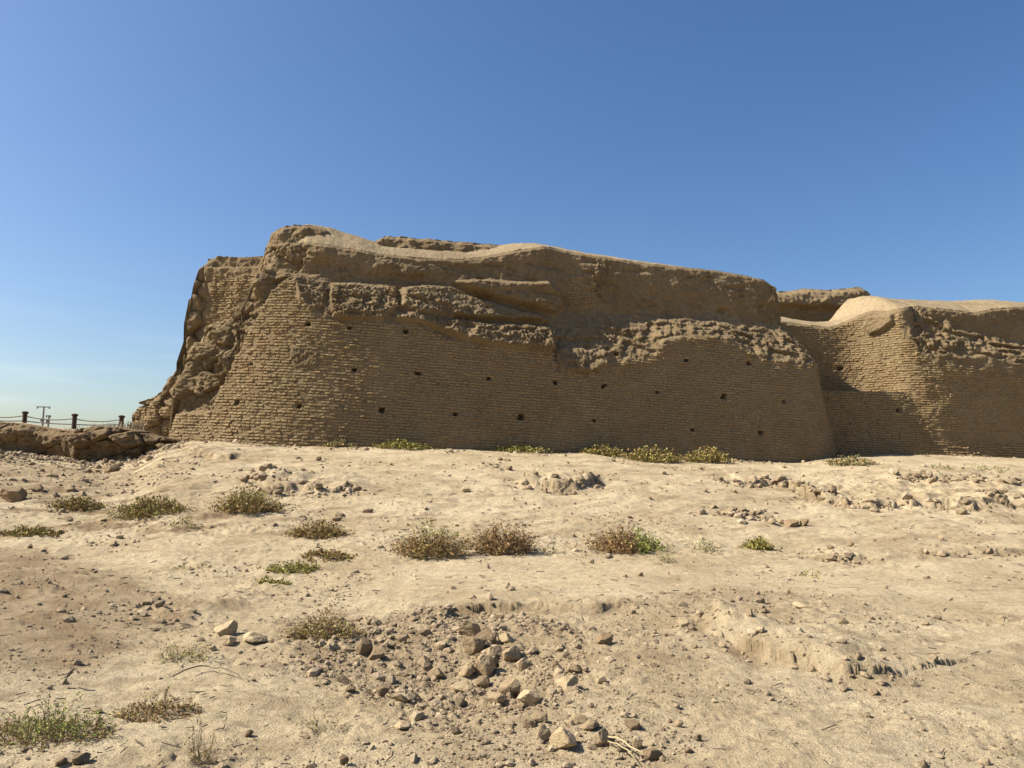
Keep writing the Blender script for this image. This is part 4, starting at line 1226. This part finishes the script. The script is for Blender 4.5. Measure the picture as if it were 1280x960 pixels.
def wide_pts(g, n):
    th = g.uniform(-0.72, 0.72, n); r = 3.3 * (34 / 3.3) ** g.random(n)
    X, Y = r * np.sin(th), r * np.cos(th)
    path = np.exp(-((Y - 11.6) / 1.7) ** 2) * sstep(-0.25, 0.0, X / Y)
    dens = 0.04 + 0.9 * sstep(0.0, 0.35, fbm(X * 0.6, Y * 0.6, 0, 4, 19)) * (1 - 0.8 * path)
    for gi, (poly, a) in enumerate(GREYS): dens = np.maximum(dens, (0.9 if gi != 1 else 0.25) * sstep(0.2, -0.2, poly_sdf(X, Y, poly)))
    k = g.random(n) < dens
    return X[k], Y[k]
def merge(*fs):
    def f(g, n):
        A = [q(g, n) for q in fs]
        return np.concatenate([a[0] for a in A]), np.concatenate([a[1] for a in A])
    return f
tag(crumbs('loose_crumbs', 1500, 2, front_pts, lambda g, X, Y: np.clip(0.008 * (g.pareto(2.4, len(X)) + 1), 0, 0.035), 1, 4),
    'crumbs of dry clay around the front stones', 'crumbs')
def scarp_pts(g, n):
    A, B = [], []
    for i, (pts, h, L, w, j) in enumerate(SCARPS[:10]):
        m = int(n * h / 2.2 * (0.45, 0.12, 0.30, 1.0, 0.7, 0.5, 0.6, 0.4, 0.6, 0.5)[i])
        q = g.random(m); cum = np.r_[0, np.cumsum(np.hypot(*np.diff(pts, axis=0).T))]
        A.append(np.interp(q * cum[-1], cum, pts[:, 0]) + g.normal(0, 0.22, m)); B.append(np.interp(q * cum[-1], cum, pts[:, 1]) + g.normal(-0.12, 0.25, m))
    X, Y = np.concatenate(A), np.concatenate(B)
    k = fbm(X * 1.0, Y * 1.0, 0, 3, 24) + g.normal(0, 0.25, len(X)) > -0.1
    return X[k], Y[k]
tag(crumbs('fallen_clods', 3600, 4, scarp_pts, lambda g, X, Y: np.clip(np.maximum(0.012, np.hypot(X, Y) * 0.0017) * (g.pareto(1.9, len(X)) + 1), 0, 0.0072 * np.hypot(X, Y)), 1, 5),
    'clods broken off along the small eroded steps', 'clods')
def foot_pts(g, n):
    u = g.uniform(-0.47, 0.70, n)
    Y = np.interp(u, _u, _Yc) - 0.05 - np.abs(g.normal(0, 0.5, n))
    X = u * Y
    k = g.random(n) < 0.15 + 0.85 * sstep(0.0, 0.3, fbm(X * 0.7, Y * 0.7, 0, 3, 87))
    return X[k], Y[k]
def bank_pts(g, n):
    u = g.uniform(-0.70, -0.42, n)
    Y = np.interp(u, _u, _Yc) + 0.2 - np.abs(g.normal(0, 1.2, n))
    return u * Y, Y
tag(crumbs('wall_foot_crumbs', 1500, 5, foot_pts, lambda g, X, Y: np.clip(0.020 * (g.pareto(2.2, len(X)) + 1), 0, 0.12), 1, 5),
    'crumbs of fallen brick along the foot of the walls', 'crumbs')
tag(crumbs('bank_crumbs', 1400, 6, bank_pts, lambda g, X, Y: np.clip(0.026 * (g.pareto(2.1, len(X)) + 1), 0, 0.15), 1, 6),
    'broken clods below the earth bank', 'clods')
tag(crumbs('ground_crumbs', 42000, 3, wide_pts, lambda g, X, Y: np.clip(np.maximum(0.0055, np.hypot(X, Y) * 0.0009) * (g.pareto(2.6, len(X)) + 1), 0, 0.010 * np.hypot(X, Y) ** 0.8), 1, 4),
    'small crumbs and pebbles strewn over the dry ground', 'pebbles')

# ------------------------------------------------------------------ plants
def plant(name, px, py, wpx, hpx, kind, label, cat='shrub', group=None, dens=1.0, sparse=False, depth=0.7, second=None, flat=False, seed=0):
    g = np.random.default_rng(500 + seed + int(px) * 7 + int(py))
    c = on_ground(px, py - 1)
    k = c[1] / F
    rx, h = wpx * k / 2 * 1.12, hpx * k * 1.1
    ry = rx * depth
    c[1] += ry * 0.5
    c[2] = float(ground_z(np.array([c[0]]), np.array([c[1]]))[0])
    root = empty(name, tuple(c), label, cat, group)
    gx, gy = np.meshgrid(np.linspace(-1.1, 1.1, 21), np.linspace(-1.1, 1.1, 21), indexing='ij')
    gzv = ground_z(c[0] + gx.ravel() * rx, c[1] + gy.ravel() * ry).reshape(21, 21)
    ns = int((60 if sparse else 190) * dens * max(0.35, min(1.6, wpx / 70)))
    pxm = k * 1.25
    ph = g.uniform(0, 6.28, 3)
    def lob(an, rr): return 1 - 0.38 * rr * (1 + 0.5 * math.sin(2 * an + ph[0]) + 0.5 * math.sin(3 * an + ph[1])) * 0.7
    SV, SF, LV, LF, LT, DV, DF, DT, ST_ = [], [], [], [], [], [], [], [], []
    for i in range(ns):
        a = g.uniform(0, 2 * math.pi); rr = math.sqrt(g.random())
        fr = 0.55 if not flat else 0.9
        bx, by = math.cos(a) * rr * rx * fr, math.sin(a) * rr * ry * fr
        ex = math.cos(a) * rx * rr * g.uniform(0.75, 1.2) + g.normal(0, 0.10) * rx
        ey = math.sin(a) * ry * rr * g.uniform(0.7, 1.12) + g.normal(0, 0.10) * ry
        eh = h * (1 - 0.65 * rr ** 2) * g.uniform(0.25, 1.2) * lob(math.atan2(math.sin(a) * rr, math.cos(a) * rr), rr) * (0.5 if flat and g.random() < 0.6 else 1)
        bz = gzv[int(np.clip(round((bx / rx / 1.1 + 1) * 10), 0, 20)), int(np.clip(round((by / ry / 1.1 + 1) * 10), 0, 20))] - c[2] - 0.02
        nseg = 4
        pts = []
        for t in np.linspace(0, 1, nseg + 1):
            wob = g.normal(0, 0.03 * h, 3) * (t > 0)
            pts.append((bx + (ex - bx) * t + wob[0], by + (ey - by) * t + wob[1], bz + (eh - 0) * (t ** 0.8) - 0.25 * eh * t ** 3 + wob[2] * 0.6))
        pts = np.array(pts)
        wd = max(0.0022, pxm * 0.13) * g.uniform(0.7, 1.3)
        sd = np.array([math.cos(a + 1.57), math.sin(a + 1.57), 0]) * wd
        up = np.array([0, 0, wd])
        b0 = len(SV)
        for j, p in enumerate(pts):
            f = 1 - 0.6 * j / nseg
            SV += [p + sd * f, p - sd * f * 0.6 + up * f, p - sd * f * 0.6 - up * f]
        for j in range(nseg):
            for q in range(3):
                SF.append((b0 + j * 3 + q, b0 + j * 3 + (q + 1) % 3, b0 + (j + 1) * 3 + (q + 1) % 3, b0 + (j + 1) * 3 + q))
        ST_ += [g.random()] * (3 * (nseg + 1))
        nl = int(g.integers(7, 15) * (0.6 if sparse else 1.3))
        x01 = (ex / rx + 1) / 2
        for j in range(nl):
            t = g.uniform(0.15, 1) * nseg
            i0 = min(int(t), nseg - 1)
            p = pts[i0] + (pts[i0 + 1] - pts[i0]) * (t - i0) + g.normal(0, 0.5, 3) * pxm * 1.6
            p[2] = max(p[2], bz + 0.012)
            L = pxm * g.uniform(1.0, 2.6); Wl = L * g.uniform(0.22, 0.5)
            d = g.normal(0, 1, 3); d[2] = abs(d[2]) * 0.9; d /= np.linalg.norm(d)
            e = np.cross(d, g.normal(0, 1, 3)); e /= np.linalg.norm(e) + 1e-9
            quad = [p, p + d * L * 0.5 + e * Wl, p + d * L, p + d * L * 0.5 - e * Wl]
            use2 = second is not None and g.random() < second[1](x01, p[2] / max(h, 1e-6))
            if use2:
                b1 = len(DV); DV += quad; DF.append((b1, b1 + 1, b1 + 2, b1 + 3)); DT += [g.random()] * 4
            else:
                b1 = len(LV); LV += quad; LF.append((b1, b1 + 1, b1 + 2, b1 + 3)); LT += [g.random()] * 4
    stem_m = M['straw'] if kind in ('green', 'fresh', 'grey', 'straw') else M['twig'] if kind == 'twig' else M['straw']
    mesh_np('stems', np.array(SV), np.array(SF), stem_m, root, smooth=False, attrs={'tint': np.array(ST_)})
    if LV and kind != 'twig': mesh_np('leaves', np.array(LV), np.array(LF), M[kind], root, smooth=False, attrs={'tint': np.array(LT)})
    if DV: mesh_np('withered_leaves' if second[0] == 'dry' else 'green_leaves', np.array(DV), np.array(DF), M[second[0]], root, smooth=False, attrs={'tint': np.array(DT)})
    return root

GA, GB, GC = 'shrubs on the bank above the path', 'tufts along the foot of the wall', 'plants in the foreground'
low_dry = ('dry', lambda x, y: 0.75 if y < 0.45 else 0.12)
mix_dry = ('dry', lambda x, y: 0.4)
plant('bush', 536, 699, 98, 50, 'green', 'largest green bush above the path with withered brown skirt', 'bush', GA, 1.7, second=low_dry)
plant('bush', 630, 694, 84, 52, 'dry', 'dark withered brown bush right of the largest green bush', 'bush', GA, 1.8)
plant('bush', 784, 693, 100, 37, 'dry', 'withered bush with a green right end at the path edge', 'bush', GA, 1.7, second=('fresh', lambda x, y: 0.85 if x > 0.62 else 0.04))
plant('sprig', 832, 706, 36, 26, 'grey', 'pale grey-green sprig spilling onto the path beside the withered bush', 'plant', GA, 1.0, True)
plant('sprig', 880, 692, 50, 18, 'grey', 'sparse grey-green sprig right of the one spilling onto the path', 'plant', GA, 1.0, True)
plant('bush', 951, 688, 42, 18, 'green', 'small round dark green bush at the path edge on the right', 'bush', GA, 1.2)
plant('sprig', 692, 694, 32, 20, 'grey', 'faint grass sprig right of the dark withered brown bush', 'plant', GA, 0.8, True)
plant('bush', 304, 642, 90, 40, 'green', 'tall olive bush on the bank below the bastion\'s left corner', 'bush', GA, 1.5, second=('dry', lambda x, y: 0.6 if y < 0.3 else 0.3))
plant('bush', 180, 647, 92, 28, 'green', 'wide low olive bush in the middle of the left bank', 'bush', GA, 1.4, second=mix_dry)
plant('bush', 90, 638, 70, 21, 'green', 'small brownish tuft left of the wide low olive bush', 'bush', GA, 1.1, second=('dry', lambda x, y: 0.55))
plant('bush', 32, 670, 74, 16, 'green', 'flat green mat at the left edge above the dark soil', 'bush', GA, 1.1, flat=True, second=mix_dry)
plant('sprig', 228, 662, 44, 16, 'green', 'sparse sprig below the wide low olive bush', 'plant', GA, 0.9, True, second=mix_dry)
plant('bush', 392, 674, 78, 26, 'dry', 'brown tuft left of the largest green bush, upper of two', 'bush', GA, 1.2, second=('green', lambda x, y: 0.35))
plant('bush', 408, 700, 62, 13, 'dry', 'low brown tuft at the path edge below the upper brown tuft', 'bush', GA, 1.0, flat=True, second=('green', lambda x, y: 0.35))
plant('creeper', 362, 716, 66, 17, 'green', 'green trailing plant running down onto the path', 'plant', GA, 0.9, flat=True)
plant('creeper', 340, 731, 44, 13, 'green', 'lower green tail of the trailing plant on the path', 'plant', GA, 0.8, flat=True)
plant('creeper', 236, 713, 40, 6, 'fresh', 'thin strip of green leaves on bare soil at left', 'plant', GA, 0.5, True, flat=True)
plant('sprig', 1018, 724, 46, 15, 'green', 'lone creeping sprig on the path at right', 'plant', GA, 0.45, True)
plant('twig_tuft', 894, 600, 20, 18, 'twig', 'grey bare twig tuft on the bank at right of centre', 'plant', GA, 1.0, True)
plant('tuft', 421, 558, 44, 10, 'grey', 'pale tuft at the wall foot, leftmost', 'plant', GB, 0.9, second=mix_dry)
plant('tuft', 500, 563, 66, 12, 'green', 'long green tuft at the wall foot, second from left', 'plant', GB, 1.1)
plant('tuft', 648, 566, 70, 12, 'green', 'long green tuft at the wall foot below the middle', 'plant', GB, 1.1)
plant('tuft', 757, 571, 54, 15, 'green', 'dense rounded tuft at the wall foot, left of three', 'plant', GB, 1.3, second=mix_dry)
plant('tuft', 818, 579, 76, 22, 'green', 'dense olive tuft at the wall foot, middle of three', 'plant', GB, 1.5, second=mix_dry)
plant('tuft', 888, 580, 60, 24, 'green', 'dense tuft with stray stalks at the wall foot, right of three', 'plant', GB, 1.3, second=mix_dry)
plant('tuft', 1068, 583, 62, 14, 'grey', 'pale grassy tuft below the recess on the right', 'plant', GB, 0.9, second=mix_dry)
plant('tuft', 1180, 588, 40, 9, 'grey', 'faint grass tuft below the low brick wall', 'plant', GB, 0.5, True)
plant('tuft', 1240, 590, 70, 8, 'grey', 'faint grass strip at the right edge below the low brick wall', 'plant', GB, 0.5, True)
plant('shrub', 40, 930, 150, 62, 'fresh', 'large leafy green shrub in the lower left corner with rusty withered stalks', 'shrub', GC, 1.6, flat=True, second=('dry', lambda x, y: 0.7 if x < 0.25 or y < 0.12 else 0.08))
plant('shrub', 192, 898, 96, 40, 'dry', 'rusty withered tuft right of the leafy green corner shrub', 'shrub', GC, 1.0, flat=True, second=('fresh', lambda x, y: 0.4 if y > 0.4 else 0.1))
plant('shrub', 222, 830, 66, 42, 'green', 'sparse green plant on the soil below the three pale stones', 'shrub', GC, 1.3, True)
plant('shrub', 246, 958, 48, 70, 'green', 'thin sparse plant at the bottom left of the frame', 'shrub', GC, 1.3, True, second=mix_dry)
plant('shrub', 402, 800, 92, 42, 'green', 'dry olive shrub at the left end of the rubble', 'shrub', GC, 1.0, second=('dry', lambda x, y: 0.6))
plant('shrub', 402, 916, 70, 34, 'green', 'sparse little shrub on bare soil below the rubble strip', 'shrub', GC, 0.5, True, second=mix_dry)
plant('twig_tuft', 137, 533, 26, 34, 'twig', 'bare grey twiggy shrub by the fence post next to the wall stub', 'shrub', None, 1.0, True)

def bank_grass():
    g = np.random.default_rng(44)
    V, Fc, T = [], [], []
    for i in range(420):
        px = 178 - 100 * g.random() ** 1.6
        Y = g.uniform(28.9, 30.6)
        d = ray(px, 535)
        X = d[0] * Y
        s = np.interp(X, EB.P[:, 0], EB.s)
        z = float(eb_edge(np.array([s]))[0]) - 0.02
        hgt = g.uniform(0.05, 0.30) * (1.2 if px > 100 else 0.5)
        dx, dy = g.normal(0, 0.10, 2)
        w = 0.018
        b = len(V)
        V += [(X - w, Y, z - 0.1), (X + w, Y, z - 0.1), (X + dx + w * .3, Y + dy, z + hgt), (X + dx - w * .3, Y + dy, z + hgt)]
        Fc.append((b, b + 1, b + 2, b + 3)); T += [g.random()] * 4
    o = mesh_np('bank_grass', np.array(V), np.array(Fc), M['straw'], smooth=False, attrs={'tint': np.array(T)})
    tag(o, 'dry grass fringe along the top of the earth bank', 'grass', kind='stuff')
bank_grass()

# sticks and stalks
def stick(px0, py0, px1, py1, rad, name, mat, label, lift=0.03, up=0.0):
    a, b = on_ground(px0, py0), on_ground(px1, py1)
    if up: b = a + np.array([0.05, 0.05, up])
    m = MB()
    pts = []
    for t in np.linspace(0, 1, 7):
        p = a + (b - a) * t
        z = p[2] if up else float(ground_z(np.array([p[0]]), np.array([p[1]]))[0])
        pts.append((p[0] + random.uniform(-.006, .006), p[1] + random.uniform(-.006, .006), z + lift * (1 + math.sin(t * 3.1)) + (0 if up else 0)))
    m.tube(pts, [rad] * 5 + [rad * 0.8, rad * 0.4], 6)
    o = m.build(name, mat, smooth=True)
    at = o.data.attributes.new('tint', 'FLOAT', 'POINT')
    at.data.foreach_set('value', np.full(len(o.data.vertices), 0.8 if mat is M['straw'] else 0.4, np.float32))
    tag(o, label, 'stick')
stick(755, 926, 806, 952, 0.006, 'straw_stalk', M['straw'], 'long pale straw stalk lying by the front stones')
stick(760, 934, 796, 958, 0.004, 'straw_stalk', M['straw'], 'thinner straw stalk below the long pale one')
stick(80, 860, 87, 842, 0.012, 'broken_stick', M['twig'], 'short broken stick standing behind the leafy corner shrub', up=0.10)
stick(119, 913, 128, 907, 0.008, 'broken_stick', M['twig'], 'short dark twig lying on pale soil at lower left')
stick(216, 850, 262, 838, 0.006, 'fallen_twig', M['twig'], 'thin dark twig lying below the sparse green plant')
stick(262, 838, 300, 850, 0.005, 'fallen_twig', M['twig'], 'thin bent twig lying right of the other dark twig')

def litter():
    g = np.random.default_rng(77)
    V, Fc, T = [], [], []
    n = 2600
    th = g.uniform(-0.66, 0.66, n); r = 3.6 * (24 / 3.6) ** g.random(n)
    X, Y = r * np.sin(th), r * np.cos(th)
    k = g.random(n) < (0.25 + 0.75 * sstep(0.0, 0.3, fbm(X * 0.8, Y * 0.8, 0, 3, 23)))
    X, Y = X[k], Y[k]
    a = g.uniform(0, 6.28, len(X)); L = np.clip(r[k] * 0.006 * (g.pareto(2.5, len(X)) + 0.8), 0.01, 0.12)
    x0, y0, x1, y1 = X - np.cos(a) * L / 2, Y - np.sin(a) * L / 2, X + np.cos(a) * L / 2, Y + np.sin(a) * L / 2
    z0, z1 = ground_z(x0, y0), ground_z(x1, y1)
    w = r[k] * 0.00045 + 0.0008
    for i in range(len(X)):
        b = len(V); nx, ny = -math.sin(a[i]) * w[i], math.cos(a[i]) * w[i]
        h0, h1 = 0.004 + g.random() * 0.012, 0.004 + g.random() * 0.02
        V += [(x0[i] + nx, y0[i] + ny, z0[i] + h0), (x0[i] - nx, y0[i] - ny, z0[i] + h0), (x0[i], y0[i], z0[i] + h0 + 1.6 * w[i]),
              (x1[i] + nx, y1[i] + ny, z1[i] + h1), (x1[i] - nx, y1[i] - ny, z1[i] + h1), (x1[i], y1[i], z1[i] + h1 + 1.6 * w[i])]
        Fc += [(b, b + 3, b + 5, b + 2), (b + 1, b + 2, b + 5, b + 4), (b, b + 1, b + 4, b + 3)]
        T += [g.random()] * 6
    o = mesh_np('plant_litter', np.array(V), np.array(Fc), M['twig'], smooth=False, attrs={'tint': np.array(T)})
    tag(o, 'scraps of dead twig and straw on the ground', 'litter', kind='stuff')
litter()
